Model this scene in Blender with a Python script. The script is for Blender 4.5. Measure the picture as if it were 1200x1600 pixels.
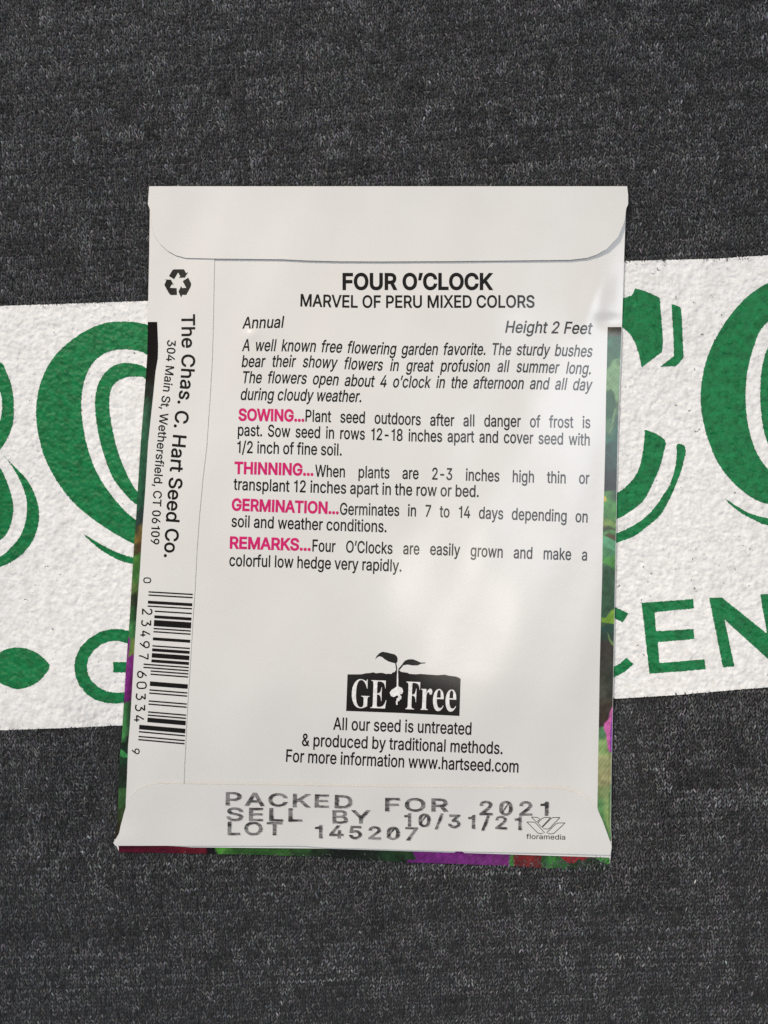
# Seed packet lying face down on a heather grey knit shirt with a printed band.
import bpy, math, random
import numpy as np
from mathutils import Vector, Matrix, Euler
from mathutils.geometry import tessellate_polygon, delaunay_2d_cdt

sc = bpy.context.scene
for o in list(bpy.data.objects):
    bpy.data.objects.remove(o)
rng = np.random.default_rng(7)

# ------------------------------------------------------------------ camera
MM = 0.001
FPX = 1350.0                                   # focal length in photo pixels (1200x1600)
CAM_ROT = (math.radians(2.53), math.radians(2.50), math.radians(1.78))
CAM_LOC = np.array([8.5, -5.1, 146.0])         # millimetres
cam = bpy.data.cameras.new('camera')
cam.sensor_fit = 'VERTICAL'
cam.sensor_height = 36.0
cam.lens = 36.0 * FPX / 1600.0
cam.clip_start = 0.005
cam.clip_end = 20.0
cam_ob = bpy.data.objects.new('camera', cam)
cam_ob.location = Vector(CAM_LOC * MM)
cam_ob.rotation_euler = CAM_ROT
sc.collection.objects.link(cam_ob)
sc.camera = cam_ob

# ------------------------------------------------------------------ room light
world = bpy.data.worlds.new('World')
sc.world = world
world.use_nodes = True
bg = world.node_tree.nodes['Background']
bg.inputs[0].default_value = (0.95, 0.97, 1.0, 1)
bg.inputs[1].default_value = 0.16
sc.view_settings.view_transform = 'Standard'
sc.view_settings.look = 'None'
sc.view_settings.gamma = 1
sc.view_settings.use_curve_mapping = False
sc.view_settings.exposure = 0.0
sc.render.engine = 'CYCLES'
sc.cycles.use_denoising = False
sc.cycles.max_bounces = 5
sc.cycles.sample_clamp_indirect = 3.0


def area(name, loc, target, size, power, color, size_y=None):
    l = bpy.data.lights.new(name, 'AREA')
    l.shape = 'RECTANGLE'
    l.size = size
    l.size_y = size_y or size
    l.energy = power
    l.color = color
    o = bpy.data.objects.new(name, l)
    o.location = loc
    d = Vector(target) - Vector(loc)
    o.rotation_euler = d.to_track_quat('-Z', 'Y').to_euler()
    sc.collection.objects.link(o)
    return o


area('ceiling_lamp', (-0.98, 0.90, 0.98), (0, 0, 0), 0.34, 4.5, (1.0, 0.88, 0.74))
area('room_lamp', (0.21, -0.07, 1.5), (0, -0.02, 0), 0.2, 2.2, (1.0, 0.93, 0.84))
area('window_light', (0.64, 0.32, 1.40), (0, 0, 0), 0.60, 9.0, (0.86, 0.92, 1.0))
area('low_cool_fill', (-0.95, -0.95, 0.80), (0, 0, 0), 0.6, 3.6, (0.46, 0.66, 1.0))  # added fill, no known source: bluish light for the lower cloth
# spot added for falloff: its soft pool of warm light covers the packet and fades towards the corners
_s = bpy.data.lights.new('falloff_spot', 'SPOT')
_s.energy = 74
_s.color = (1.0, 0.90, 0.79)
_s.shadow_soft_size = 0.06
_s.spot_size = math.radians(10.3)
_s.spot_blend = 1.0
_so = bpy.data.objects.new('falloff_spot', _s)
_so.location = (-0.80, 0.98, 1.02)
_so.rotation_euler = (Vector((0.004, 0.006, 0)) - Vector(_so.location)).to_track_quat('-Z', 'Y').to_euler()
sc.collection.objects.link(_so)

# ------------------------------------------------------------------ measured coordinates
# Everything was measured on the photograph in pixels of 1200x1600; g(x, y) is the
# spot on the flat table plane (millimetres) for a measured pixel, at() lifts it.
_R = np.array(Euler(CAM_ROT).to_matrix())


def ray(p):
    p = np.atleast_2d(np.asarray(p, float))
    d = np.stack([(p[:, 0] - 600) / FPX, -(p[:, 1] - 800) / FPX, -np.ones(len(p))], 1)
    return d @ _R.T


def at(p, z):
    d = ray(p)
    z = np.broadcast_to(np.asarray(z, float), (len(d),))
    k = (z - CAM_LOC[2]) / d[:, 2]
    return CAM_LOC + d * k[:, None]


def unpix(xy):                                   # table millimetres -> measured pixels
    q = np.column_stack([xy, np.zeros(len(xy))]) - CAM_LOC
    c = q @ _R
    return np.stack([600 + FPX * c[:, 0] / -c[:, 2], 800 - FPX * c[:, 1] / -c[:, 2]], 1)


def zc(ox, oy, k, pts):
    return np.array([(ox + x / k, oy + y / k) for x, y in pts], float)


def smooth(poly, n=4, closed=True):
    P = np.asarray(poly, float)
    N = len(P)
    out = []
    for i in range(N if closed else N - 1):
        if closed:
            p0, p1, p2, p3 = P[i - 1], P[i], P[(i + 1) % N], P[(i + 2) % N]
        else:
            p0, p1, p2, p3 = P[max(i - 1, 0)], P[i], P[i + 1], P[min(i + 2, N - 1)]
        for t in np.arange(n) / n:
            out.append(0.5 * (2 * p1 + (p2 - p0) * t + (2 * p0 - 5 * p1 + 4 * p2 - p3) * t * t
                              + (3 * p1 - p0 - 3 * p2 + p3) * t ** 3))
    if not closed:
        out.append(P[-1])
    return np.array(out)


def dense(poly, step):
    P = np.asarray(poly, float)
    out = []
    for a, b in zip(P, np.roll(P, -1, 0)):
        m = max(1, int(math.ceil(np.hypot(*(b - a)) / step)))
        out += [a + (b - a) * t / m for t in range(m)]
    return np.array(out)


def inside(pts, poly):
    x, y = pts[:, 0], pts[:, 1]
    r = np.zeros(len(pts), bool)
    P = np.asarray(poly, float)
    for (x1, y1), (x2, y2) in zip(P, np.roll(P, -1, 0)):
        if y1 == y2:
            continue
        c = ((y1 > y) != (y2 > y)) & (x < (x2 - x1) * (y - y1) / (y2 - y1) + x1)
        r ^= c
    return r


def edge_dist(pts, poly):
    d = np.full(len(pts), 1e9)
    P = np.asarray(poly, float)
    for a, b in zip(P, np.roll(P, -1, 0)):
        ab = b - a
        t = np.clip(((pts - a) @ ab) / max(ab @ ab, 1e-9), 0, 1)
        d = np.minimum(d, np.hypot(*(pts - a - t[:, None] * ab).T))
    return d


def sstep(a, b, x):
    t = np.clip((x - a) / (b - a), 0, 1)
    return t * t * (3 - 2 * t)


# ------------------------------------------------------------------ mesh and object helpers
def mesh_object(name, verts_mm, faces, material, parent=None, smooth_shade=True, colors=None):
    me = bpy.data.meshes.new(name)
    V = np.asarray(verts_mm, np.float64) * MM
    if isinstance(faces, np.ndarray):            # all faces the same size
        n, k = faces.shape
        me.vertices.add(len(V))
        me.vertices.foreach_set('co', V.astype(np.float32).ravel())
        me.loops.add(n * k)
        me.loops.foreach_set('vertex_index', faces.astype(np.int32).ravel())
        me.polygons.add(n)
        me.polygons.foreach_set('loop_start', (np.arange(n) * k).astype(np.int32))
        me.update(calc_edges=True)
    else:
        me.from_pydata([tuple(v) for v in V], [], [tuple(f) for f in faces])
        me.update()
    if smooth_shade:
        me.polygons.foreach_set('use_smooth', np.ones(len(me.polygons), bool))
    if colors is not None:
        a = me.color_attributes.new('tint', 'FLOAT_COLOR', 'POINT')
        c = np.ones((len(V), 4), np.float32)
        c[:, :3] = colors
        a.data.foreach_set('color', c.ravel())
    me.materials.append(material)
    o = bpy.data.objects.new(name, me)
    sc.collection.objects.link(o)
    if parent is not None:
        o.parent = parent
    return o


def thing(name, label, cat):
    o = bpy.data.objects.new(name, None)
    o.empty_display_size = 0.01
    sc.collection.objects.link(o)
    o['label'] = label
    o['category'] = cat
    return o


def triangulate(outline, step, holes=()):
    O = dense(outline, step)
    lo, hi = O.min(0), O.max(0)
    gx, gy = np.meshgrid(np.arange(lo[0], hi[0], step), np.arange(lo[1], hi[1], step))
    gx = gx + (np.arange(gx.shape[0]) % 2)[:, None] * step * 0.5
    G = np.stack([gx.ravel(), gy.ravel()], 1)
    G = G[inside(G, O)]
    if len(G):
        G = G[edge_dist(G, np.asarray(outline, float)) > step * 0.45]
    P = np.vstack([O, G]) if len(G) else O
    n = len(O)
    vs, es, fs, *_ = delaunay_2d_cdt([Vector(p) for p in P], [(i, (i + 1) % n) for i in range(n)], [], 1, 1e-4)
    V = np.array([tuple(v) for v in vs])
    F = np.array(fs, int)
    a, b, c = V[F[:, 0]], V[F[:, 1]], V[F[:, 2]]
    cr = (b[:, 0] - a[:, 0]) * (c[:, 1] - a[:, 1]) - (b[:, 1] - a[:, 1]) * (c[:, 0] - a[:, 0])
    F[cr > 0] = F[cr > 0][:, ::-1]               # pixel y points down: flip to face up
    return V, F


def paper_sheet(name, outline, zf, thick, step, material, parent, edge_material=None):
    """A sheet of paper with real thickness following zf(px)."""
    V, F = triangulate(outline, step)
    z = zf(V)
    top = at(V, z)
    bot = top - np.array([0, 0, thick])
    n = len(V)
    cnt = {}
    for f in F:
        for i in range(3):
            cnt[(f[i], f[(i + 1) % 3])] = 1
    rim = [(a, b) for (a, b) in cnt if (b, a) not in cnt]
    verts = np.vstack([top, bot])
    faces = [tuple(f) for f in F] + [tuple(f[::-1] + n) for f in F]
    m = len(verts)
    rim_v, rim_f = [], []
    for a, b in rim:
        i = m + len(rim_v)
        rim_v += [top[a], top[b], bot[b], bot[a]]
        rim_f.append((i + 1, i, i + 3, i + 2))
    verts = np.vstack([verts, np.array(rim_v)])
    return mesh_object(name, verts, faces + rim_f, material, parent)


# ------------------------------------------------------------------ materials
def new_mat(name):
    m = bpy.data.materials.new(name)
    m.use_nodes = True
    nt = m.node_tree
    return m, nt, nt.nodes['Principled BSDF']


def node(nt, kind, **kw):
    n = nt.nodes.new(kind)
    for k, v in kw.items():
        setattr(n, k, v)
    return n


def noise(nt, scale, detail=3, rough=0.55, coord='Object', vec_scale=None):
    tc = node(nt, 'ShaderNodeTexCoord')
    n = node(nt, 'ShaderNodeTexNoise')
    n.inputs['Scale'].default_value = scale
    n.inputs['Detail'].default_value = detail
    n.inputs['Roughness'].default_value = rough
    if vec_scale:
        mp = node(nt, 'ShaderNodeMapping')
        mp.inputs['Scale'].default_value = vec_scale
        nt.links.new(tc.outputs[coord], mp.inputs[0])
        nt.links.new(mp.outputs[0], n.inputs['Vector'])
    else:
        nt.links.new(tc.outputs[coord], n.inputs['Vector'])
    return n


def ramp(nt, src, stops):
    r = node(nt, 'ShaderNodeValToRGB')
    while len(r.color_ramp.elements) < len(stops):
        r.color_ramp.elements.new(0.5)
    for e, (p, c) in zip(r.color_ramp.elements, stops):
        e.position = p
        e.color = (*c, 1)
    nt.links.new(src, r.inputs[0])
    return r


def bump(nt, src, strength, dist):
    b = node(nt, 'ShaderNodeBump')
    b.inputs['Strength'].default_value = strength
    b.inputs['Distance'].default_value = dist
    nt.links.new(src, b.inputs['Height'])
    return b


def paper_material():
    m, nt, p = new_mat('glossy_white_paper')
    n = noise(nt, 55, 4)
    r = ramp(nt, n.outputs[0], [(0.3, (0.675, 0.655, 0.62)), (0.7, (0.715, 0.70, 0.67))])
    nt.links.new(r.outputs[0], p.inputs['Base Color'])
    p.inputs['Roughness'].default_value = 0.25
    p.inputs['IOR'].default_value = 1.5
    n2 = noise(nt, 1500, 3)
    n3 = noise(nt, 160, 2)
    b = bump(nt, n2.outputs[0], 0.10, 0.00004)
    b2 = bump(nt, n3.outputs[0], 0.10, 0.0003)
    nt.links.new(b2.outputs[0], b.inputs['Normal'])
    nt.links.new(b.outputs[0], p.inputs['Normal'])
    return m


def ink_material(name, col, rough=0.25):
    m, nt, p = new_mat(name)
    n = noise(nt, 2500, 2)
    r = ramp(nt, n.outputs[0], [(0.3, tuple(c * 0.85 for c in col)), (0.7, tuple(c * 1.2 for c in col))])
    nt.links.new(r.outputs[0], p.inputs['Base Color'])
    p.inputs['Roughness'].default_value = rough
    return m


def stamp_material(name='streaky_stamp_ink', a_min=0.42, a_max=0.95):
    """Uneven grey ink-jet: thin, streaky, the paper shows through."""
    m, nt, p = new_mat(name)
    p.inputs['Base Color'].default_value = (0.018, 0.017, 0.017, 1)
    p.inputs['Roughness'].default_value = 0.6
    n = noise(nt, 1, 3, 0.65, vec_scale=(900, 6000, 1))
    n2 = noise(nt, 1, 2, 0.5, vec_scale=(420, 900, 1))
    mx = node(nt, 'ShaderNodeMath', operation='ADD')
    nt.links.new(n.outputs[0], mx.inputs[0])
    nt.links.new(n2.outputs[0], mx.inputs[1])
    mr = node(nt, 'ShaderNodeMapRange')
    mr.inputs['From Min'].default_value = 0.72
    mr.inputs['From Max'].default_value = 1.08
    mr.inputs['To Min'].default_value = a_max
    mr.inputs['To Max'].default_value = a_min
    nt.links.new(mx.outputs[0], mr.inputs['Value'])
    nt.links.new(mr.outputs[0], p.inputs['Alpha'])
    return m


def tint_material(name, rough, spec=0.5, sheen=0.0, gain=1.0):
    m, nt, p = new_mat(name)
    a = node(nt, 'ShaderNodeVertexColor', layer_name='tint')
    nt.links.new(a.outputs['Color'], p.inputs['Base Color'])
    p.inputs['Roughness'].default_value = rough
    p.inputs['Specular IOR Level'].default_value = spec
    if sheen:
        p.inputs['Sheen Weight'].default_value = sheen
        p.inputs['Sheen Roughness'].default_value = 0.6
    return m


def print_material(name, c0, c1, speck, rough=0.85, spec=0.25):
    """Plastisol ink on fleece: fine grain, pinholes that show the cloth."""
    m, nt, p = new_mat(name)
    n = noise(nt, 700, 4, 0.6)
    r = ramp(nt, n.outputs[0], [(0.30, c0), (0.62, c1)])
    n2 = noise(nt, 1250, 2, 0.5)
    n3 = noise(nt, 60, 2, 0.5)
    ad = node(nt, 'ShaderNodeMath', operation='MULTIPLY_ADD')
    ad.inputs[1].default_value = 0.25
    nt.links.new(n3.outputs[0], ad.inputs[0])
    nt.links.new(n2.outputs[0], ad.inputs[2])
    r2 = ramp(nt, ad.outputs[0], [(0.835, (0, 0, 0)), (0.895, (1, 1, 1))])
    mix = node(nt, 'ShaderNodeMixRGB')
    nt.links.new(r2.outputs[0], mix.inputs[0])
    nt.links.new(r.outputs[0], mix.inputs[1])
    mix.inputs[2].default_value = (*speck, 1)
    nt.links.new(mix.outputs[0], p.inputs['Base Color'])
    p.inputs['Roughness'].default_value = rough
    p.inputs['Specular IOR Level'].default_value = spec
    n4 = noise(nt, 1700, 3, 0.6)
    b = bump(nt, n4.outputs[0], 0.55, 0.0002)
    nt.links.new(b.outputs[0], p.inputs['Normal'])
    return m


PAPER = paper_material()
BLACK = ink_material('black_print', (0.006, 0.005, 0.004))
PINK = ink_material('magenta_print', (0.56, 0.016, 0.135))
WHITE_INK = ink_material('paper_white_in_print', (0.76, 0.745, 0.715))
GREY_LINE = ink_material('thin_grey_print', (0.05, 0.04, 0.033))
STAMP = stamp_material()
SMEAR = stamp_material('faint_stamp_smear', 0.0, 0.42)
FLORAL = tint_material('floral_print', 0.24, 0.3)
KNIT = tint_material('heather_knit', 0.95, 0.15, 0.08)
WHITE_PRINT = print_material('white_fleece_print', (0.66, 0.645, 0.62), (0.84, 0.825, 0.80), (0.22, 0.21, 0.20))
GREEN_PRINT = print_material('green_fleece_print', (0.0015, 0.10, 0.026), (0.004, 0.19, 0.055), (0.002, 0.05, 0.012), 0.5, 0.25)

# ------------------------------------------------------------------ letter outlines (thousandths of an em)
SANS={' ':'188',
'&':'448|197,-7 159,-4 133,2 103,16 78,34 58,56 44,82 37,103 34,133 36,158 43,180 67,217 111,256 228,345 245,360 256,378 262,410 251,438 231,455 198,461 165,451 153,441 144,428 138,413 137,395 147,360 178,315 438,0 364,0 117,298 87,344 77,376 76,405 81,436 94,463 114,485 140,502 165,510 200,513 229,511 254,504 276,493 294,478 311,454 320,433 324,410 322,382 307,346 282,315 142,208 113,178 102,158 97,131 100,108 112,84 139,60 172,48 211,48 251,59 292,86 324,127 343,172 349,224 408,224 404,172 390,126 374,96 333,47 305,23 278,9 241,-2',
',':'188|38,-119 68,71 137,71 84,-119',
'-':'453|337,244 337,188 114,188 114,244',
'.':'188|95,-4 78,-1 63,9 53,24 50,41 53,59 63,73 78,83 95,87 113,83 128,73 138,59 141,41 138,24 128,9 113,-1',
'/':'249|235,533 71,-76 14,-76 178,533',
'0':'453|227,-7 184,-2 155,8 122,31 95,62 73,102 58,151 51,192 48,254 50,301 58,358 74,406 95,447 123,478 156,500 184,511 227,516 269,511 298,500 331,478 358,447 380,406 395,358 402,316 405,254 403,207 395,151 380,102 359,62 331,31 298,8 259,-4|227,50 255,53 273,61 295,79 313,103 327,135 337,173 344,254 337,336 327,374 313,405 295,430 273,448 255,456 227,460 205,457 180,448 158,430 140,405 126,374 116,336 109,254 116,173 126,135 140,103 158,79 180,61 205,52',
'1':'453|76,0 76,55 391,55 391,0|276,509 276,0 212,0 212,448 86,358 86,427 198,509',
'2':'453|64,0 64,47 282,282 311,327 320,367 317,397 305,422 285,442 255,456 229,459 207,458 186,454 164,442 147,426 137,409 130,390 127,362 66,362 69,397 79,428 90,449 111,473 136,492 166,506 198,514 234,515 268,511 299,500 319,488 343,469 361,445 371,425 379,396 381,372 373,323 354,284 319,238 153,60 153,57 389,57 389,0',
'3':'453|218,-7 182,-4 148,4 118,17 98,30 75,51 58,77 49,99 44,132 109,132 117,103 133,80 156,63 191,52 225,50 259,55 289,68 312,89 325,116 329,150 321,187 303,213 280,231 249,242 219,247 157,248 157,299 288,448 288,452 70,452 70,509 372,509 372,461 211,278 211,289 244,290 273,287 316,272 350,248 371,222 387,186 393,145 387,103 379,80 366,59 350,41 324,21 275,0',
'4':'453|40,105 40,158 247,509 311,509 109,163 413,163 413,105|282,0 282,318 343,318 343,0',
'5':'453|221,-7 186,-4 162,2 133,15 108,32 87,54 72,79 63,108 60,130 122,130 127,108 135,93 147,79 165,65 187,55 206,51 250,53 285,71 301,86 314,104 327,143 328,169 324,193 314,221 293,248 270,265 242,275 213,277 182,273 149,261 128,246 67,253 96,509 366,509 366,452 151,452 134,301 168,321 208,332 250,332 294,321 326,302 357,271 379,231 389,192 391,153 385,117 373,83 354,54 323,25 293,7 259,-3',
'6':'453|226,-7 190,-3 157,7 128,24 99,53 81,82 69,115 64,152 66,192 80,239 108,295 252,509 322,509 151,261 145,261 158,280 173,294 192,305 214,312 244,314 270,311 316,295 352,266 377,225 388,176 385,121 368,73 354,52 331,28 303,10 279,1|226,48 264,55 283,66 299,79 321,117 327,157 321,198 312,218 299,235 283,249 264,259 226,265 188,259 169,249 153,235 141,219 131,199 125,158 131,117 141,97 153,79 169,66 188,55',
'7':'453|97,0 323,452 62,452 62,509 391,509 391,449 165,0',
'8':'453|226,-7 187,-4 160,2 128,15 101,33 79,56 63,82 54,111 52,135 58,178 81,220 115,251 153,265 125,278 107,291 93,308 81,328 72,357 70,380 74,410 80,431 104,467 139,494 184,511 226,516 269,511 313,494 348,467 372,431 380,403 382,380 378,349 371,328 345,291 327,278 300,265 337,251 372,220 394,178 401,135 399,111 390,82 374,56 352,33 325,15 292,2 265,-4|226,49 269,55 307,74 320,88 330,104 337,139 330,175 319,193 305,208 267,229 226,235 185,229 147,208 133,193 122,175 115,139 122,104 132,88 145,74 183,55|226,290 261,295 293,313 313,343 319,376 314,408 294,437 262,455 226,460 191,455 159,437 139,408 133,376 139,343 159,313 191,295',
'9':'453|226,516 262,512 295,502 324,485 354,456 372,427 384,393 389,357 386,317 373,270 344,214 200,0 130,0 301,248 307,248 295,229 279,214 260,203 238,196 209,195 183,198 137,214 101,243 76,283 64,333 67,388 85,436 99,457 122,480 150,498 174,508|226,460 188,453 170,443 154,429 141,412 132,392 125,352 132,311 141,291 154,274 170,260 188,250 226,243 264,250 283,260 299,273 312,290 321,310 327,350 321,392 312,412 299,429 283,443 264,453',
'A':'480|16,0 201,509 276,509 463,0 395,0 281,321 232,478 245,478 221,398 85,0|110,142 110,199 370,199 370,142',
'B':'456|60,0 60,509 261,508 298,502 336,487 364,464 384,436 395,403 398,361 391,329 376,304 356,286 315,267 315,262 344,255 372,239 392,218 408,192 415,166 418,129 413,100 400,67 383,44 359,26 328,11 301,4 258,0|125,57 267,58 296,63 318,72 339,89 353,117 354,152 345,180 334,196 319,210 301,220 279,228 255,231 125,231|125,285 249,286 274,291 297,301 320,323 334,352 335,385 324,414 302,437 267,450 125,452',
'C':'510|267,-7 217,-2 182,9 140,32 104,63 76,104 55,152 45,193 40,254 45,315 55,356 76,405 104,445 140,477 182,500 229,513 267,516 305,513 340,504 373,490 402,471 427,447 448,418 463,385 473,348 408,348 392,390 365,423 329,444 282,455 240,454 199,441 163,416 134,381 117,345 107,303 103,254 107,206 117,163 134,127 157,98 184,76 215,61 249,54 282,54 315,60 350,75 375,96 397,127 408,160 473,160 463,124 448,91 428,62 402,38 373,19 341,5 305,-4',
'D':'502|219,0 96,0 96,57 227,57 261,61 301,72 341,97 370,132 383,158 392,187 399,255 392,323 379,361 365,385 342,412 320,428 285,443 244,451 93,452 93,509 254,507 307,498 342,484 382,458 414,423 439,379 451,342 460,286 459,210 448,155 421,97 398,68 381,52 340,25 291,8|125,509 125,0 60,0 60,509',
'E':'419|60,0 60,509 372,509 372,452 125,452 125,286 355,286 355,229 125,229 125,57 375,57 375,0',
'F':'410|60,0 60,509 369,509 369,452 125,452 125,278 346,278 346,221 125,221 125,0',
'G':'520|269,-7 229,-4 182,9 139,32 104,64 75,104 54,153 45,194 40,254 45,315 54,356 75,405 103,445 139,477 181,500 227,513 265,516 304,513 340,504 374,489 403,469 429,445 449,416 465,384 474,349 408,349 392,385 370,415 341,437 306,451 271,456 239,454 206,444 176,428 145,397 125,364 111,325 104,279 104,229 111,184 125,145 151,105 184,76 207,64 233,57 285,54 309,57 338,68 374,93 396,123 410,160 415,202 434,199 283,199 283,256 478,256 478,188 471,141 456,100 433,65 395,30 357,10 315,-3',
'H':'517|60,0 60,509 125,509 125,289 392,289 392,509 457,509 457,0 392,0 392,232 125,232 125,0',
'I':'300|31,0 31,57 118,57 118,452 31,452 31,509 269,509 269,452 183,452 183,57 269,57 269,0',
'K':'467|104,145 104,216 178,307 364,509 448,509 231,276 228,276|60,0 60,509 125,509 125,0|372,0 188,259 228,309 449,0',
'L':'393|60,0 60,509 125,509 125,57 361,57 361,0',
'M':'628|60,0 60,509 152,509 280,180 322,49 307,49 342,158 476,509 568,509 568,0 504,0 507,457 513,457 470,329 342,0 286,0 166,301 112,457 119,457 120,407 122,0',
'N':'523|60,0 60,509 136,509 360,155 414,55 405,54 399,166 399,509 463,509 463,0 387,0 169,344 108,452 119,454 125,300 125,0',
'O':'533|267,-7 217,-2 182,9 140,32 105,63 76,104 55,152 43,208 40,254 45,315 55,356 76,405 105,445 140,477 182,500 229,513 267,516 305,513 352,500 394,477 429,445 458,405 479,356 490,300 493,254 488,193 479,152 458,104 429,63 394,32 352,9 305,-4|267,53 302,57 334,68 364,86 388,112 408,144 419,173 428,217 430,254 427,303 419,336 408,365 388,397 364,423 334,441 302,452 267,456 232,452 199,441 170,422 145,397 125,364 114,335 107,303 103,254 105,217 114,173 125,144 145,112 170,86 199,68 232,57',
'P':'445|60,0 60,509 258,508 298,501 332,487 371,456 397,415 408,365 406,313 390,265 366,233 324,203 279,189 247,186 109,186 109,242 255,244 281,249 306,262 331,289 343,325 343,371 331,406 306,433 268,449 240,452 125,452 125,0',
'R':'449|60,0 60,509 259,508 299,501 341,484 377,453 400,411 409,361 405,309 386,265 361,235 325,213 279,201 247,198 96,198 96,255 241,255 287,263 307,272 326,288 338,309 344,335 344,370 336,400 319,425 298,440 275,448 248,452 125,452 125,0|353,0 230,229 303,229 428,0',
'S':'447|224,-9 192,-7 153,0 120,13 91,31 69,54 52,81 42,111 38,137 104,137 112,105 134,77 166,59 206,50 250,51 286,60 319,80 338,105 345,129 344,153 337,172 323,188 282,210 160,247 118,266 93,283 74,303 60,326 55,344 52,381 58,413 71,441 90,466 115,486 154,504 189,513 227,516 256,514 292,507 324,494 351,476 372,455 389,429 398,401 401,378 337,378 326,412 313,428 296,441 275,451 251,457 206,458 162,446 132,422 120,402 116,385 116,366 121,348 138,327 165,310 302,267 331,255 359,238 382,215 397,193 406,165 408,139 405,107 394,77 377,51 360,34 331,15 297,1 257,-7',
'T':'449|32,452 32,509 417,509 417,452 257,452 257,0 193,0 193,452',
'U':'517|259,-8 203,-2 172,7 145,20 121,37 101,57 85,80 72,105 64,133 60,163 60,509 124,509 124,171 135,125 156,92 181,71 220,56 259,52 298,56 336,71 362,92 382,125 392,171 393,509 457,509 457,163 453,133 445,105 433,80 416,57 396,37 372,20 345,7 315,-2',
'V':'480|204,0 16,509 84,509 198,189 248,31 235,31 258,111 395,509 463,509 278,0',
'W':'686|155,0 16,509 82,509 170,171 197,40 189,40 209,135 306,509 380,509 469,166 497,40 488,40 506,125 603,509 670,509 530,0 455,0 363,342 336,475 350,475 330,373 230,0',
'X':'474|18,0 217,284 217,236 29,509 104,509 202,365 243,292 232,292 259,341 374,509 446,509 259,239 259,287 456,0 382,0 270,162 230,231 244,231 222,190 91,0',
'Y':'472|203,0 203,208 16,509 91,509 208,318 250,230 224,230 243,277 280,344 381,509 455,509 268,208 268,0',
'a':'389|160,-9 132,-6 100,2 73,18 55,35 39,61 32,87 31,120 37,148 46,165 62,182 100,203 141,214 242,228 265,235 273,243 275,252 270,290 258,309 243,320 220,329 196,331 166,328 138,317 115,298 100,274 41,291 53,317 69,337 88,354 115,369 145,379 176,384 234,380 268,370 298,351 319,325 331,297 336,260 337,0 277,0 277,52 272,52 252,25 228,7 195,-5|170,45 196,48 218,54 241,67 258,85 268,102 274,124 276,190 246,179 142,161 117,150 101,137 95,124 92,105 94,87 102,72 114,61 130,52',
'b':'424|229,-8 198,-5 168,6 143,25 118,59 112,59 112,0 53,0 53,509 114,509 114,319 118,319 149,357 176,375 209,383 257,382 298,369 333,344 361,309 377,274 388,223 389,165 383,122 366,76 340,39 306,11 274,-2|220,47 240,48 264,56 279,66 297,83 310,104 320,130 328,189 320,248 311,273 297,294 280,311 264,321 240,328 220,330 200,328 177,321 156,308 140,291 121,250 113,189 121,128 140,86 157,69 177,56 194,50',
'c':'396|207,-8 177,-6 141,4 109,21 82,46 61,76 45,113 38,143 34,187 36,222 45,263 61,300 82,330 109,355 141,372 168,380 207,384 260,377 305,356 340,322 362,277 303,262 294,284 277,305 254,320 229,328 186,328 150,314 131,297 117,277 106,252 99,224 96,195 98,158 106,124 117,99 136,74 155,59 179,50 207,46 239,51 268,64 290,86 304,117 363,102 354,78 341,56 306,21 261,-1',
'd':'424|195,-8 159,-4 119,11 85,39 59,76 42,122 35,165 36,223 47,274 64,309 91,344 127,369 168,382 216,383 248,375 279,354 306,319 311,319 311,509 372,509 372,0 313,0 313,59 307,59 281,25 257,6 227,-5|205,47 230,50 248,56 268,69 284,86 304,128 312,189 304,250 284,291 268,308 248,321 224,328 205,330 184,328 160,321 145,311 127,294 114,273 104,248 96,189 104,130 124,88 140,69 161,56 178,50',
'e':'404|212,-8 170,-4 142,4 117,16 88,39 65,68 48,103 38,143 34,175 36,221 42,252 55,290 75,322 100,349 131,368 157,378 195,384 230,383 266,374 294,361 319,341 341,315 357,282 366,250 371,214 371,169 75,169 75,221 338,221 310,202 304,250 290,285 267,310 237,326 198,330 167,324 142,310 118,285 106,264 98,235 97,153 110,106 124,85 141,68 179,50 226,47 254,53 277,65 295,84 306,105 365,91 347,53 331,35 311,19 263,-2',
'f':'254|228,379 228,327 6,327 6,379|81,0 81,432 84,461 93,481 105,498 121,511 140,521 182,530 210,529 236,523 243,521 227,468 199,474 171,470 154,460 145,443 142,419 142,0',
'g':'425|207,-151 153,-145 111,-130 74,-103 51,-69 101,-41 130,-73 168,-93 195,-97 225,-96 249,-92 270,-83 293,-65 307,-40 311,-15 311,68 306,68 287,41 268,25 248,14 221,7 186,5 152,10 120,22 99,36 80,53 64,74 51,99 42,126 36,157 34,203 44,266 59,302 80,332 112,361 143,376 187,384 216,383 239,379 273,360 288,346 308,319 313,319 313,379 372,379 372,-9 370,-37 364,-62 346,-96 312,-126 267,-143|205,59 248,67 268,78 285,95 297,115 306,140 312,193 305,251 285,291 269,309 249,321 231,327 205,330 185,328 161,321 145,312 128,295 114,274 104,250 96,193 104,135 124,96 141,79 161,67 178,62',
'h':'410|114,227 114,0 53,0 53,509 114,509 114,287 102,287 114,316 134,346 159,366 187,379 219,384 257,382 289,372 316,353 334,333 344,314 356,268 357,0 296,0 295,252 288,281 268,309 246,323 218,329 189,327 161,317 141,303 126,283 117,257',
'i':'167|53,0 53,379 114,379 114,0|84,443 67,446 54,455 44,468 41,483 44,499 54,512 67,521 84,524 100,521 114,512 123,499 126,483 123,468 114,455 100,446',
'k':'381|110,137 110,212 121,212 284,379 360,379 184,199 177,199|53,0 53,509 114,509 114,0|294,0 148,186 191,229 372,0',
'l':'189|139,-2 108,1 83,12 66,30 54,61 53,509 114,509 115,80 119,65 127,56 142,52 170,54 181,3',
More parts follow.
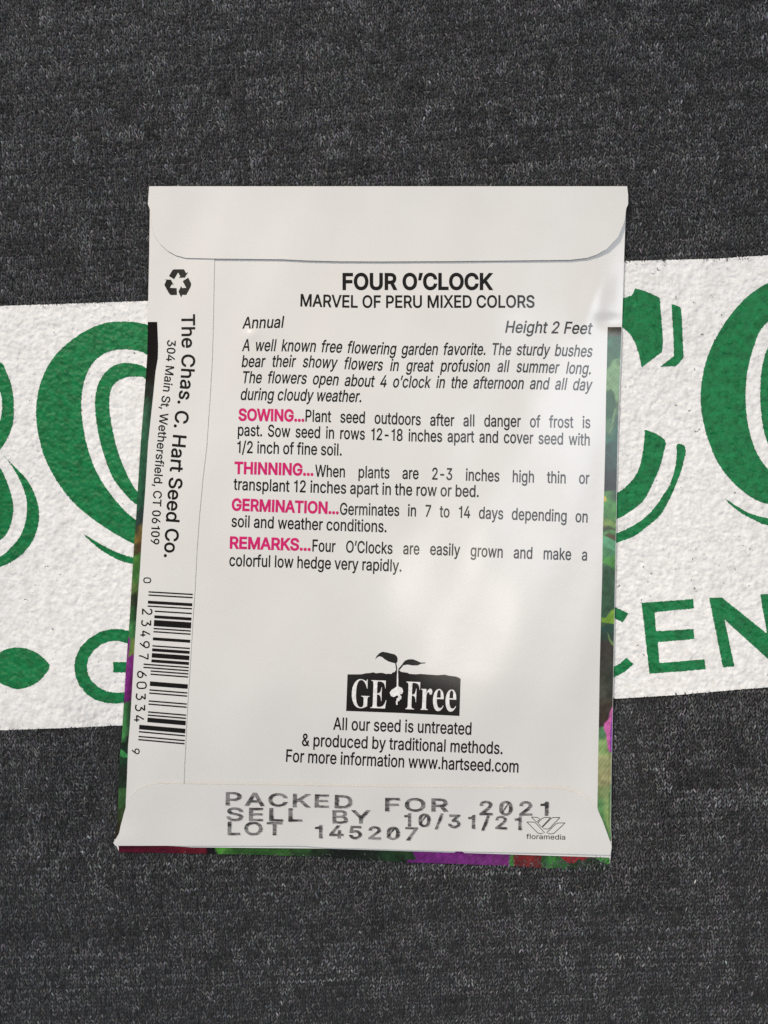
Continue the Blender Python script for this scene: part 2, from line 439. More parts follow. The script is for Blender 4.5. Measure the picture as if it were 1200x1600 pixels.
'm':'610|53,0 53,379 112,379 112,295 108,295 120,328 143,357 172,376 209,386 250,382 282,366 297,350 312,325 321,295 312,295 325,326 345,351 376,373 407,383 443,386 480,379 512,362 534,339 549,310 556,272 557,0 496,0 494,276 484,300 473,313 447,326 419,330 390,327 367,315 350,297 338,270 335,247 335,0 274,0 272,278 264,298 244,318 224,327 199,330 170,325 146,313 128,293 117,266 114,238 114,0',
'n':'410|114,227 114,0 53,0 53,379 112,379 112,287 102,287 114,316 134,346 159,366 187,379 219,384 257,382 289,372 316,353 333,333 344,314 356,268 357,0 296,0 295,252 288,281 268,309 246,323 218,329 189,327 161,317 141,303 126,283 117,257',
'o':'415|207,-8 177,-6 141,4 109,21 82,46 61,76 45,113 38,143 34,187 36,222 45,263 61,300 82,330 109,355 141,372 168,380 207,384 237,382 274,372 306,355 333,330 355,300 370,263 379,222 381,187 379,154 370,113 355,76 333,46 306,21 274,4 247,-4|207,46 236,50 254,56 270,66 288,83 302,105 311,131 319,187 311,245 302,271 288,292 270,310 254,320 236,327 207,330 179,327 161,320 145,310 127,292 114,271 104,245 96,187 104,131 114,105 127,83 145,66 161,56 186,48',
'p':'424|53,-143 53,379 112,379 112,319 118,319 152,360 171,373 191,380 215,384 248,383 274,378 298,369 327,350 351,325 370,293 383,255 389,212 389,165 383,122 370,84 351,52 320,21 282,1 248,-7 210,-7 177,1 146,22 118,59 114,59 114,-143|220,47 240,48 264,56 279,66 297,83 310,104 320,130 328,189 320,248 311,273 297,294 280,311 264,321 240,328 220,330 200,328 177,321 156,308 140,291 121,250 113,189 121,128 140,86 157,69 177,56 194,50',
'r':'259|53,0 53,379 112,379 112,321 115,321 134,351 163,374 200,384 243,384 243,322 202,326 172,320 144,304 124,279 114,242 114,0',
's':'365|182,-8 125,-1 84,18 66,33 51,53 36,94 94,107 105,79 120,63 144,51 175,46 204,47 229,54 249,66 262,81 267,94 267,110 261,127 251,138 228,151 139,173 97,190 67,213 56,231 49,251 47,280 51,305 62,326 82,350 109,368 135,378 164,383 195,384 242,377 279,358 305,330 324,290 268,277 253,305 230,324 201,332 168,331 140,322 117,303 109,282 112,258 124,243 144,232 249,204 295,181 311,166 322,149 329,129 331,100 328,81 319,58 304,37 284,20 239,-1',
't':'227|204,379 204,327 6,327 6,379|65,471 126,471 128,80 136,61 150,53 172,50 202,54 211,1 159,-4 117,5 87,27 69,59 65,93',
'u':'410|182,-5 140,1 104,18 76,47 61,79 53,129 53,379 114,379 114,144 117,112 129,86 147,66 171,54 200,50 231,54 253,64 272,80 286,101 293,122 296,146 296,379 357,379 357,0 298,0 298,92 307,92 295,63 281,39 263,22 230,3',
'v':'389|163,0 17,379 84,379 173,135 206,21 184,21 219,141 305,379 371,379 226,0',
'w':'567|138,0 23,379 87,379 145,169 175,41 165,41 177,99 252,379 316,379 373,169 402,41 391,41 402,90 480,379 545,379 429,0 368,0 317,177 277,338 291,338 258,208 199,0',
'y':'389|47,-139 61,-86 101,-89 125,-79 143,-54 163,-1 17,379 84,379 172,134 206,21 184,21 219,141 305,379 371,379 204,-58 189,-90 163,-121 131,-139 91,-145',
'’':'177|52,318 82,509 151,509 98,318'}
SERIF={'G':'508|268,-10 200,-3 152,14 111,39 70,82 42,137 30,187 29,256 42,319 64,362 93,399 129,429 172,451 219,463 268,465 311,459 390,436 406,443 419,465 437,465 437,308 420,308 395,360 357,406 323,429 293,441 267,443 244,441 224,435 205,424 189,409 165,366 157,338 147,269 147,188 154,135 163,105 180,67 203,40 231,22 263,13 308,16 328,27 340,50 342,134 338,158 329,170 319,176 275,182 275,198 500,198 500,182 465,176 457,171 450,159 446,134 446,29 411,15 357,0 322,-7',
'E':'442|14,0 14,17 49,21 65,32 73,53 75,78 73,399 69,415 59,428 44,435 16,439 16,455 399,455 399,320 383,320 376,354 364,381 347,401 325,415 284,427 246,430 202,429 188,420 183,396 183,246 226,250 255,265 274,292 288,345 304,345 304,118 287,118 277,171 268,190 256,204 227,218 183,222 183,67 189,39 206,29 258,29 313,39 345,53 371,75 393,105 411,143 430,143 402,0',
'F':'404|15,0 15,17 40,21 57,29 67,40 73,58 75,375 72,400 64,420 48,431 14,439 14,455 394,455 394,320 377,320 369,357 355,385 336,406 316,418 275,428 222,431 194,428 184,416 182,247 222,251 251,266 271,294 284,347 302,347 302,118 285,118 271,176 252,205 222,220 182,224 182,76 187,46 194,33 206,25 257,17 257,0',
'r':'287|18,0 18,16 38,20 47,27 52,56 51,269 43,288 20,293 21,310 146,310 146,252 173,290 206,312 224,318 244,318 262,313 272,307 284,291 289,266 285,245 273,230 255,223 233,224 222,231 201,256 186,260 167,248 152,220 149,192 151,40 155,29 163,22 197,16 197,0',
'e':'301|154,-10 124,-7 104,0 79,15 58,35 41,61 28,92 21,128 19,157 22,193 28,218 41,248 59,273 81,293 106,308 134,316 157,318 179,317 209,309 234,294 249,280 261,264 274,234 281,199 283,166 117,166 121,121 131,87 147,62 158,53 184,44 207,43 230,49 251,64 270,86 285,73 264,43 228,11 200,-3|116,192 201,192 197,263 191,281 181,292 170,296 153,296 132,282 120,251'}


def load_font(src):
    out = {}
    for k, s in src.items():
        a, *cs = s.split('|')
        out[k] = (float(a), [np.array([[float(v) for v in p.split(',')] for p in c.split()]) for c in cs])
    return out


FS = load_font(SANS)
FB = load_font(SERIF)
FS['l'] = (181.0, [np.array([[60, 0], [60, 509], [121, 509], [121, 0]], float)])
FS['I'] = (189.0, [np.array([[62, 0], [62, 509], [127, 509], [127, 0]], float)])
FS['1'] = (360.0, [np.array([[200, 0], [200, 400], [185, 393], [150, 383], [80, 378], [80, 425], [130, 430], [170, 446],
                             [198, 475], [210, 509], [264, 509], [264, 0]], float)])
FS['0'] = (410.0, [smooth(np.array([[205, 516], [300, 480], [358, 390], [372, 254], [358, 118], [300, 28], [205, -7],
                                    [110, 28], [52, 118], [38, 254], [52, 390], [110, 480]], float), 4),
                   smooth(np.array([[205, 461], [140, 428], [112, 350], [104, 254], [112, 158], [140, 80], [205, 47],
                                    [270, 80], [298, 158], [306, 254], [298, 350], [270, 428]], float), 4)])


def embolden(cs, w):
    """Push every contour outwards by w (outlines run clockwise, holes the other way)."""
    if not w:
        return cs
    out = []
    big = max(cs, key=lambda c: abs(np.sum(c[:, 0] * np.roll(c[:, 1], -1) - np.roll(c[:, 0], -1) * c[:, 1])))
    sgn = -np.sign(np.sum(big[:, 0] * np.roll(big[:, 1], -1) - np.roll(big[:, 0], -1) * big[:, 1]))
    for c in cs:
        d1 = c - np.roll(c, 1, 0)
        d2 = np.roll(c, -1, 0) - c
        n1 = np.stack([-d1[:, 1], d1[:, 0]], 1) / np.maximum(np.hypot(*d1.T), 1e-6)[:, None]
        n2 = np.stack([-d2[:, 1], d2[:, 0]], 1) / np.maximum(np.hypot(*d2.T), 1e-6)[:, None]
        n = n1 + n2
        k = np.maximum((n * n).sum(1), 0.8)
        out.append(c + sgn * w * n * 2 / k[:, None])
    return out


class Ink:
    """Collects flat printed shapes (measured pixels) into one printed mesh."""

    def __init__(self, zf, lift=0.03):
        self.v, self.f, self.zf, self.lift, self.n = [], [], zf, lift, 0

    def add(self, V, F, lift=0.0):
        V = np.asarray(V, float)
        P = at(V, self.zf(V) + self.lift + lift)
        for f in F:
            a, b, c = V[f[0]], V[f[1]], V[f[2]]
            if (b[0] - a[0]) * (c[1] - a[1]) - (b[1] - a[1]) * (c[0] - a[0]) > 0:
                f = f[::-1]
            self.f.append(tuple(int(i) + self.n for i in f))
        self.v.append(P)
        self.n += len(V)

    def contours(self, cs, lift=0.0):
        cs = [np.asarray(c, float) for c in cs]
        pts, ed = np.vstack(cs), []
        i = 0
        for c in cs:
            n = len(c)
            ed += [(i + k, i + (k + 1) % n) for k in range(n)]
            i += n
        o = pts.mean(0)
        vs, es, fs, *_ = delaunay_2d_cdt([Vector(p - o) for p in pts], ed, [], 0, 1e-5)
        V = np.array([tuple(v) for v in vs]) + o
        F = np.array(fs, int)
        m = V[F].mean(1)
        wind = np.zeros(len(F), int)
        for c in cs:                                  # non-zero winding rule
            for (x1, y1), (x2, y2) in zip(c, np.roll(c, -1, 0)):
                if y1 == y2:
                    continue
                k = ((y1 > m[:, 1]) != (y2 > m[:, 1])) & (m[:, 0] < (x2 - x1) * (m[:, 1] - y1) / (y2 - y1) + x1)
                wind[k] += 1 if y2 > y1 else -1
        self.add(V, [tuple(f) for f in F[wind != 0]], lift)

    def area(self, outline, step=8, lift=0.0):
        V, F = triangulate(outline, step)
        self.add(V, [tuple(f) for f in F], lift)

    def stroke(self, pts, w, lift=0.0):
        P = np.asarray(pts, float)
        d = np.gradient(P, axis=0)
        n = np.stack([-d[:, 1], d[:, 0]], 1) / np.maximum(np.hypot(*d.T), 1e-6)[:, None]
        V = np.vstack([P + n * w / 2, P - n * w / 2])
        m = len(P)
        self.add(V, [(i, i + 1, m + i + 1, m + i) for i in range(m - 1)], lift)

    def build(self, name, material, parent):
        return mesh_object(name, np.vstack(self.v), self.f, material, parent)


class Base:
    """A measured baseline: arc length -> point and up direction."""

    def __init__(self, pts, turn=False):
        self.p = smooth(np.asarray(pts, float), 6, False) if len(pts) > 2 else np.asarray(pts, float)
        self.s = np.concatenate([[0], np.cumsum(np.hypot(*np.diff(self.p, axis=0).T))])
        self.L = self.s[-1]

    def point(self, s):
        s = np.asarray(s, float)
        x = np.interp(s, self.s, self.p[:, 0])
        y = np.interp(s, self.s, self.p[:, 1])
        for side, i, j in ((s < 0, 0, 1), (s > self.L, -2, -1)):
            if np.any(side):
                t = (self.p[j] - self.p[i]) / np.hypot(*(self.p[j] - self.p[i]))
                o = self.p[0] if i == 0 else self.p[-1]
                r = s - (0 if i == 0 else self.L)
                x = np.where(side, o[0] + t[0] * r, x)
                y = np.where(side, o[1] + t[1] * r, y)
        return np.stack([x, y], 1)

    def up(self, s):
        a, b = self.point(np.asarray(s) - 12), self.point(np.asarray(s) + 12)
        t = (b - a) / np.hypot(*(b - a).T)[:, None]
        return np.stack([t[:, 1], -t[:, 0]], 1)


def write(ink, text, base, cap, shear=0.0, bold=0.0, narrow=None, font=None, lift=0.0, small=1.0, track=0.0, capunit=509.0):
    """Set text so that its ink runs exactly from the start to the end of the baseline.
    narrow=None squeezes the letters to fit; a number keeps that width and spreads the words."""
    font = font or FS
    base = base if isinstance(base, Base) else Base(base)
    k = cap / capunit
    adv = [(font[c][0] + track) * (small if c.islower() else 1) for c in text]
    def ink_l(c): return min(x[:, 0].min() for x in font[c][1])
    def ink_r(c): return max(x[:, 0].max() for x in font[c][1])
    sl = small if text[-1].islower() else 1
    nat = sum(adv) - ink_l(text[0]) - (adv[-1] - ink_r(text[-1]) * sl)
    gap = 0.0
    if narrow is None:
        h = base.L / (nat * k)
    else:
        h = narrow
        ns = text.count(' ')
        gap = (base.L - nat * k * h) / max(ns, 1)
    x = -ink_l(text[0]) * k * h
    for c, a in zip(text, adv):
        if c == ' ':
            x += a * k * h + gap
            continue
        sm = small if c.islower() else 1
        cs = embolden([q * sm for q in font[c][1]], bold)
        mapped = []
        for q in cs:
            s = x + (q[:, 0] + shear * q[:, 1]) * k * h * 1.0
            mapped.append(base.point(s - 0) + base.up(np.full(len(s), x + a * k * h / 2)) * (q[:, 1] * k)[:, None])
        ink.contours(mapped, lift)
        x += a * k * h
    return h


# ------------------------------------------------------------------ packet edges (measured)
RIGHT_EDGE = np.array([(980, 291), (981, 305), (981, 319), (978, 327), (976, 380), (974, 440), (972, 505), (970, 560), (967, 640),
                       (965, 700), (964, 760), (962.5, 840), (961, 920), (959.5, 1000), (958, 1080), (957, 1140), (955.5, 1200),
                       (954.5, 1290), (956, 1322), (953.5, 1345), (952, 1361)], float)
LEFT_EDGE = np.array([(233, 291), (231.5, 318), (234, 328), (233, 400), (231.5, 470), (231, 520), (230, 560), (228, 590), (225.5, 625),
                      (221, 680), (217, 740), (213.5, 800), (209.5, 855), (206.5, 905), (203, 965), (199.5, 1010), (196, 1060), (193, 1110),
                      (191, 1145), (187, 1185), (185.5, 1220), (184.5, 1260), (183, 1290), (178, 1316), (182, 1332)], float)


def edges_at(y):
    return np.interp(y, LEFT_EDGE[:, 1], LEFT_EDGE[:, 0]), np.interp(y, RIGHT_EDGE[:, 1], RIGHT_EDGE[:, 0])


def cloth_z(p):
    """Soft rise and fall of the cloth (millimetres)."""
    x, y = p[:, 0], p[:, 1]
    z = 2.6 * np.exp(-((y - 1190) / 170) ** 2) * np.where(x < 600, 1.0, 0.7) + 0.55 * np.sin(x / 210 + 0.6) * np.sin(y / 260 + 0.4) + 0.30 * np.sin((x + 0.6 * y) / 140 + 1.0)  # ridge shaped to catch warm light on the lower band
    z = z - 0.000055 * np.clip(y - 1300, 0, 650) ** 2 * 0.9  # added drop turns the bottom cloth away from the warm light
    xl, xr = edges_at(y)
    under = sstep(-115, -8, np.minimum(x - xl, xr - x)) * sstep(230, 330, y) * (1 - sstep(1310, 1420, y))
    return z * (1 - under) - 0.06 * under


def gauss(p, cx, cy, sx, sy, ang=0.0):
    c, s = math.cos(ang), math.sin(ang)
    u = (p[:, 0] - cx) * c + (p[:, 1] - cy) * s
    v = -(p[:, 0] - cx) * s + (p[:, 1] - cy) * c
    return np.exp(-(u / sx) ** 2 / 2 - (v / sy) ** 2 / 2)


def back_z(p):
    """Height of the packet's upper paper: a shallow pillow with dents and a crease."""
    p = np.asarray(p, float)
    x, y = p[:, 0], p[:, 1]
    xl, xr = edges_at(y)
    s = np.clip((x - xl) / (xr - xl), 0, 1)
    t = np.clip((y - 291) / (1345 - 291), 0, 1)
    pil = (1 - np.abs(2 * s - 1) ** 2.6) * sstep(0.0, 0.42, t) * (1 - sstep(0.72, 1.0, t))
    z = 0.38 + 2.3 * pil
    e = np.minimum(s, 1 - s)
    soft = sstep(0.0, 0.06, e)
    z += soft * (0.11 * np.sin(x / 61 + y / 140 + 1) * np.sin(y / 83) + 0.07 * np.sin(x / 33 - y / 57) + 0.05 * np.sin(x / 19 + y / 45))
    z += 0.30 * gauss(p, 396, 522, 7, 5)
    z += 0.60 * gauss(p, 930, 468, 17, 40, 0.25) * sstep(0, 0.02, e) - 0.30 * gauss(p, 958, 503, 20, 8)
    z += 0.16 * gauss(p, 700, 470, 150, 26, 0.03)
    z -= 0.35 * gauss(p, 236, 575, 16, 40)
    z += 0.12 * gauss(p, 780, 905, 60, 95)
    return z


def side_z(p):
    return back_z(p) + 0.13


def top_z(p):
    p = np.asarray(p, float)
    lift = sstep(300, 405, p[:, 1]) * 0.09 + 0.35 * gauss(p, 972, 372, 34, 30)
    return back_z(p) + 0.27 + lift


def bottom_z(p):
    p = np.asarray(p, float)
    lift = 0.18 * (1 - sstep(1225, 1290, p[:, 1])) + 0.4 * gauss(p, 180, 1316, 22, 16)
    return back_z(p) + 0.27 + lift


def front_z(p):
    p = np.asarray(p, float)
    return np.full(len(p), 0.21) + 0.05 * np.sin(p[:, 0] / 90)


# ------------------------------------------------------------------ the shirt: knit cloth
shirt = thing('shirt', 'dark grey heather knit shirt printed with a white band and green letters', 'shirt')
band_top = np.array([(-320, 484), (0, 478), (100, 475), (235, 470), (500, 448), (760, 425), (975, 408), (1050, 406), (1125, 404), (1200, 399), (1520, 380)], float)
band_bot = np.array([(-320, 1158), (0, 1141), (87, 1138), (190, 1133.5), (500, 1118), (760, 1105), (958, 1092), (1057, 1086), (1136, 1079), (1200, 1074), (1520, 1052)], float)


def knit():
    a = at([(0, 1141), (1200, 1074), (0, 478), (1200, 399)], 0)
    e1 = (a[1] - a[0]) / np.linalg.norm(a[1] - a[0]) + (a[3] - a[2]) / np.linalg.norm(a[3] - a[2])
    e1 = (e1 / np.linalg.norm(e1))[:2]
    e2 = np.array([-e1[1], e1[0]])
    W, C = 0.86, 0.63                                    # wale and course pitch, mm
    nu, nv = 122, 206
    iu, iv = np.meshgrid(np.arange(-nu, nu + 1), np.arange(-nv, nv + 1))
    iu, iv = iu.ravel(), iv.ravel()
    u = iu * W + rng.normal(0, 0.05, len(iu)) + 0.25 * np.sin(iv * C / 17.0)
    v = iv * C + rng.normal(0, 0.05, len(iu)) + 0.30 * np.sin(iu * W / 23.0)
    c = np.outer(u, e1) + np.outer(v, e2)
    px = unpix(c)
    xl, xr = edges_at(px[:, 1])
    keep = (px[:, 0] > -190) & (px[:, 0] < 1390) & (px[:, 1] > -190) & (px[:, 1] < 1790)
    keep &= ~((px[:, 0] > xl + 45) & (px[:, 0] < xr - 45) & (px[:, 1] > 340) & (px[:, 1] < 1300))
    bt = np.interp(px[:, 0], band_top[:, 0], band_top[:, 1])
    bb = np.interp(px[:, 0], band_bot[:, 0], band_bot[:, 1])
    keep &= ~((px[:, 1] > bt + 5) & (px[:, 1] < bb + 4))
    u, v, px, iu, iv = u[keep], v[keep], px[keep], iu[keep], iv[keep]
    n = len(u)
    zc_ = cloth_z(px)
    shift = (at(px, zc_) - at(px, 0.0))[:, :2]
    # heather: streaks of lighter and darker yarn along the courses, random stitches
    rowtone = rng.normal(0, 0.16, 2 * nv + 5)[iv + nv]
    grid = rng.normal(0, 1, (80, 120))
    blotch = grid[(np.abs(iv + nv) // 5) % 80, (np.abs(iu + nu) // 3) % 120]
    V, F, CO = [], [], []
    offs = 0
    quads = np.array([[0, 1, 2, 2], [0, 2, 3, 3], [1, 4, 5, 2], [2, 5, 6, 3], [4, 7, 5, 5], [5, 7, 6, 6]])
    tris = np.array([[0, 1, 2], [0, 2, 3], [1, 4, 5], [1, 5, 2], [2, 5, 6], [2, 6, 3], [4, 7, 5], [5, 7, 6]])
    for side in (-1, 1):
        j = lambda s: rng.normal(0, s, n)
        p0 = np.stack([u + side * 0.04 * W + j(0.07), v - 0.25 * C + j(0.10)], 1)
        p1 = np.stack([u + side * 0.44 * W + j(0.11), v + 1.05 * C + j(0.13)], 1)
        d = p1 - p0
        nn = np.stack([-d[:, 1], d[:, 0]], 1) / np.hypot(*d.T)[:, None]
        wd = 0.105 + np.abs(j(0.03))
        m1, m2 = p0 + d * 0.32, p0 + d * 0.72
        pts = [p0, m1 - nn * wd[:, None], m1, m1 + nn * wd[:, None], m2 - nn * wd[:, None], m2, m2 + nn * wd[:, None], p1]
        zz = [-0.30, -0.24, 0.02, -0.24, -0.16, 0.08, -0.16, -0.22]
        dz = j(0.05)
        L = np.empty((n, 8, 3))
        for i, (q, z) in enumerate(zip(pts, zz)):
            w2 = np.outer(q[:, 0], e1) + np.outer(q[:, 1], e2)
            L[:, i, :2] = w2 + shift
            L[:, i, 2] = z + dz + zc_
        if side == 1:
            T = tris
        else:
            T = tris
        Fi = (np.arange(n)[:, None, None] * 8 + T[None]).reshape(-1, 3) + offs
        tone = np.exp(rng.normal(0, 0.42, n) + rowtone + 0.22 * blotch) * KNIT_TONE
        tone = np.where(rng.random(n) < 0.04, tone * 1.7, tone)
        hue = rng.normal(0, 0.05, (n, 3))
        col = tone[:, None] * np.array([0.975, 0.985, 1.03]) * (1 + hue)
        V.append(L.reshape(-1, 3))
        F.append(Fi)
        CO.append(np.repeat(np.clip(col, 0.004, 0.6), 8, 0))
        offs += n * 8
    # fuzz: fine loose fibres on the surface
    m = 42000
    k = rng.integers(0, n, m)
    q = np.stack([u[k], v[k]], 1) + rng.normal(0, 0.4, (m, 2))
    ang = rng.normal(math.pi / 2, 0.9, m)
    ln = rng.uniform(0.3, 0.9, m)
    bend = rng.normal(0, 0.8, m)
    wd = rng.uniform(0.014, 0.028, m)
    L = np.empty((m, 8, 3))
    pos = q.copy()
    for i in range(4):
        a_ = ang + bend * (i - 1.5) / 1.5
        dirv = np.stack([np.cos(a_), np.sin(a_)], 1)
        nrm = np.stack([-dirv[:, 1], dirv[:, 0]], 1)
        for jx, sg in ((0, -1), (1, 1)):
            w2 = pos + nrm * (sg * wd)[:, None]
            L[:, 2 * i + jx, :2] = np.outer(w2[:, 0], e1) + np.outer(w2[:, 1], e2) + shift[k]
            L[:, 2 * i + jx, 2] = zc_[k] + 0.02 + 0.16 * math.sin(math.pi * (i + 0.3) / 3.6)
        pos = pos + dirv * (ln / 3)[:, None]
    T = np.array([[0, 2, 1], [1, 2, 3], [2, 4, 3], [3, 4, 5], [4, 6, 5], [5, 6, 7]])
    F.append((np.arange(m)[:, None, None] * 8 + T[None]).reshape(-1, 3) + offs)
    V.append(L.reshape(-1, 3))
    tone = np.exp(rng.normal(0, 0.6, m)) * KNIT_TONE * 1.6
    CO.append(np.repeat(np.clip(tone[:, None] * np.array([1, 0.99, 0.97]) * (1 + rng.normal(0, 0.05, (m, 3))), 0, 0.5), 8, 0))
    offs += m * 8
    # closed cloth underneath
    gx, gy = np.meshgrid(np.linspace(-1400, 2600, 133), np.linspace(-1400, 3000, 147))
    P = np.stack([gx.ravel(), gy.ravel()], 1)
    B = at(P, cloth_z(P) - 0.30)
    idx = np.arange(147 * 133).reshape(147, 133)
    a0, b0, c0, d0 = idx[:-1, :-1].ravel(), idx[:-1, 1:].ravel(), idx[1:, 1:].ravel(), idx[1:, :-1].ravel()
    F.append(np.vstack([np.stack([a0, d0, c0], 1), np.stack([a0, c0, b0], 1)]) + offs)
    V.append(B)
    CO.append(np.full((len(B), 3), KNIT_TONE * 0.45))
    o = mesh_object('knit_fabric', np.vstack(V), np.vstack(F), KNIT, shirt, True, np.vstack(CO))
    return o


KNIT_TONE = 0.062
knit()

# ------------------------------------------------------------------ white band and green letters printed on it
LS = 1.5                                                  # lattice pitch in measured pixels
LX0, LY0 = -200, 340
NX, NY = int(1600 / LS) + 1, int(860 / LS) + 1


def blur(a, r):
    k = np.exp(-np.arange(-3 * r, 3 * r + 1) ** 2 / (2 * r * r))
    k /= k.sum()
    a = np.apply_along_axis(lambda m: np.convolve(m, k, 'same'), 0, a)
    return np.apply_along_axis(lambda m: np.convolve(m, k, 'same'), 1, a)


def unit(a):
    return (a - a.mean()) / a.std()


_n = unit(blur(rng.normal(0, 1, (NY, NX)), 1)) * 0.95 + unit(blur(rng.normal(0, 1, (NY, NX)), 2)) * 0.5 \
    + unit(blur(rng.normal(0, 1, (NY, NX)), 5)) * 0.15
_px, _py = np.meshgrid(LX0 + np.arange(NX) * LS, LY0 + np.arange(NY) * LS)
LAT = np.stack([_px.ravel(), _py.ravel()], 1)
LAT_Z = cloth_z(LAT) + 0.02 + 0.043 * _n.ravel()
_jit = unit(blur(rng.normal(0, 1, (NY, NX)), 1))
_jit2 = unit(blur(rng.normal(0, 1, (NY, NX)), 1))


def lattice_print(name, poly, material, parent, lift, rag):  # rag: raggedness of the printed edge
    poly = np.asarray(poly, float)
    lo, hi = poly.min(0) - 4, poly.max(0) + 4
    i0, i1 = max(int((lo[0] - LX0) / LS), 0), min(int((hi[0] - LX0) / LS) + 1, NX - 1)
    j0, j1 = max(int((lo[1] - LY0) / LS), 0), min(int((hi[1] - LY0) / LS) + 1, NY - 1)
    jj, ii = np.meshgrid(np.arange(j0, j1), np.arange(i0, i1), indexing='ij')
    c = np.stack([LX0 + (ii + 0.5) * LS + rag * _jit[jj, ii], LY0 + (jj + 0.5) * LS + rag * _jit2[jj, ii]], -1).reshape(-1, 2)
    keep = inside(c, poly)
    jj, ii = jj.ravel()[keep], ii.ravel()[keep]
    q = np.stack([jj * NX + ii, (jj + 1) * NX + ii, (jj + 1) * NX + ii + 1, jj * NX + ii + 1], 1)
    used, inv = np.unique(q, return_inverse=True)
    Q = LAT[used].copy()
    near = np.where(edge_dist(Q, poly) < 1.25 * LS)[0]
    if len(near):
        best, bd = Q[near].copy(), np.full(len(near), 1e9)
        for a, b in zip(poly, np.roll(poly, -1, 0)):
            ab = b - a
            tt = np.clip(((Q[near] - a) @ ab) / max(ab @ ab, 1e-9), 0, 1)
            c_ = a + tt[:, None] * ab
            dd = np.hypot(*(Q[near] - c_).T)
            best[dd < bd] = c_[dd < bd]
            bd = np.minimum(bd, dd)
        cnt = np.bincount(inv.ravel(), minlength=len(used))[near]
        rim = cnt < 4
        Q[near[rim]] = best[rim] + rng.normal(0, 0.30, (rim.sum(), 2))
    V = at(Q, LAT_Z[used] + lift)
    return mesh_object(name, V, inv.reshape(q.shape), material, parent)


band_poly = np.vstack([np.array([(-195, np.interp(-195, band_top[:, 0], band_top[:, 1]))]), band_top[1:-1],
                       [(1392, np.interp(1392, band_top[:, 0], band_top[:, 1]))],
                       [(1392, np.interp(1392, band_bot[:, 0], band_bot[:, 1]))], band_bot[1:-1][::-1],
                       [(-195, np.interp(-195, band_bot[:, 0], band_bot[:, 1]))]])
band = lattice_print('white_band', dense(band_poly, 20), WHITE_PRINT, shirt, 0.0, 0.6)

ZL = (0, 460, 3.636)
ZR6 = (900, 380, 4.0)
ZR7 = (900, 740, 3.81)
letters = []
# B at the left
letters.append(np.vstack([[(-40, 560)], [(0, 566), (9.6, 581), (17.9, 603), (21.4, 630), (20.6, 658), (13.7, 680), (2.7, 699), (-12, 712), (-40, 716)],
                          [(-40, 672), (-10, 665), (0, 656.6), (3.3, 636), (1, 615), (-10, 600), (-40, 590)]]))
letters.append(np.array([(-60, 715), (-20, 718), (0, 732), (8, 746), (15, 765), (19.8, 784.5), (20.6, 798), (16.5, 820), (8, 837), (0, 843.6), (-20, 856), (-60, 860)], float))
letters.append(np.vstack([zc(*ZL, [(20, 915), (80, 975), (150, 1050), (195, 1130), (218, 1210), (220, 1290), (195, 1380), (150, 1450), (80, 1510), (0, 1548)]),
                          [(-25, 892), (-25, 877)],
                          zc(*ZL, [(0, 1490), (60, 1440), (110, 1380), (140, 1310), (153, 1220), (145, 1140), (115, 1060), (70, 980)])]))
# big round letter left of the packet
outer = zc(*ZL, [(838, 172), (760, 157), (680, 155), (600, 162), (520, 190), (440, 235), (370, 290), (310, 350), (260, 430), (225, 520), (207, 620),
                 (207, 720), (225, 830), (255, 930), (300, 1020), (350, 1100), (420, 1185), (500, 1255), (590, 1320), (680, 1375), (770, 1420)])
inner = zc(*ZL, [(838, 345), (790, 322), (720, 312), (640, 318), (570, 350), (520, 400), (485, 470), (465, 560), (462, 660), (475, 770), (500, 880),
                 (535, 980), (580, 1065), (640, 1150), (710, 1230), (775, 1283)])
letters.append(np.vstack([[(285, 520)], outer, [(250, 862), (250, 838)], inner[::-1], [(285, 590)]]))
o2 = zc(*ZL, [(838, 425), (800, 402), (740, 390), (680, 392), (630, 415), (585, 460), (555, 520), (540, 600), (545, 700), (565, 820), (600, 940), (640, 1040),
              (690, 1110), (740, 1165), (778, 1195)])
i2 = zc(*ZL, [(832, 483), (780, 468), (720, 470), (670, 490), (635, 530), (622, 590), (622, 660), (635, 750), (660, 860), (690, 950), (730, 1040), (780, 1120)])
letters.append(np.vstack([[(275, 605)], o2, [(240, 806), (240, 790)], i2[::-1], [(275, 630)]]))
letters.append(np.vstack([zc(*ZL, [(475, 1362), (540, 1400), (620, 1445), (700, 1478), (770, 1497)]), [(245, 880), (245, 892)],
                          zc(*ZL, [(760, 1533), (690, 1515), (610, 1475), (540, 1425)])]))
# right of the packet: the end of a C
letters.append(np.vstack([[(930, 470), (950, 468)], zc(*ZR6, [(300, 341), (345, 328), (372, 282), (440, 302), (523, 340), (530, 430), (540, 540), (543, 640), (536, 682),
                                                     (480, 722), (410, 778), (395, 700), (370, 620), (335, 565), (290, 525)]), [(940, 503)]]))
letters.append(zc(*ZR6, [(597, 378), (655, 402), (663, 500), (668, 620), (672, 715), (650, 745), (625, 768), (525, 772), (575, 735), (612, 705), (610, 600), (603, 480)]))
letters.append(np.vstack([zc(*ZR6, [(440, 1168), (555, 1228), (545, 1320), (520, 1410), (480, 1500), (435, 1590)]), zc(*ZR7, [(370, 190), (300, 240), (247, 268)]),
                          [(930, 824), (930, 790)], zc(*ZR7, [(247, 115), (300, 75)]), zc(*ZR6, [(360, 1470), (400, 1390), (420, 1290), (430, 1200)])]))
letters.append(np.array([(1058, 694), (1071, 699), (1068, 722.5), (1060, 747.5), (1047, 778), (1031, 805.6), (1013, 821), (992, 837), (964, 848), (935, 857), (935, 844),
                         (964, 833), (984, 824), (1005, 811), (1023, 792.5), (1036, 774), (1047.5, 755), (1055, 730), (1057.5, 710)], float))
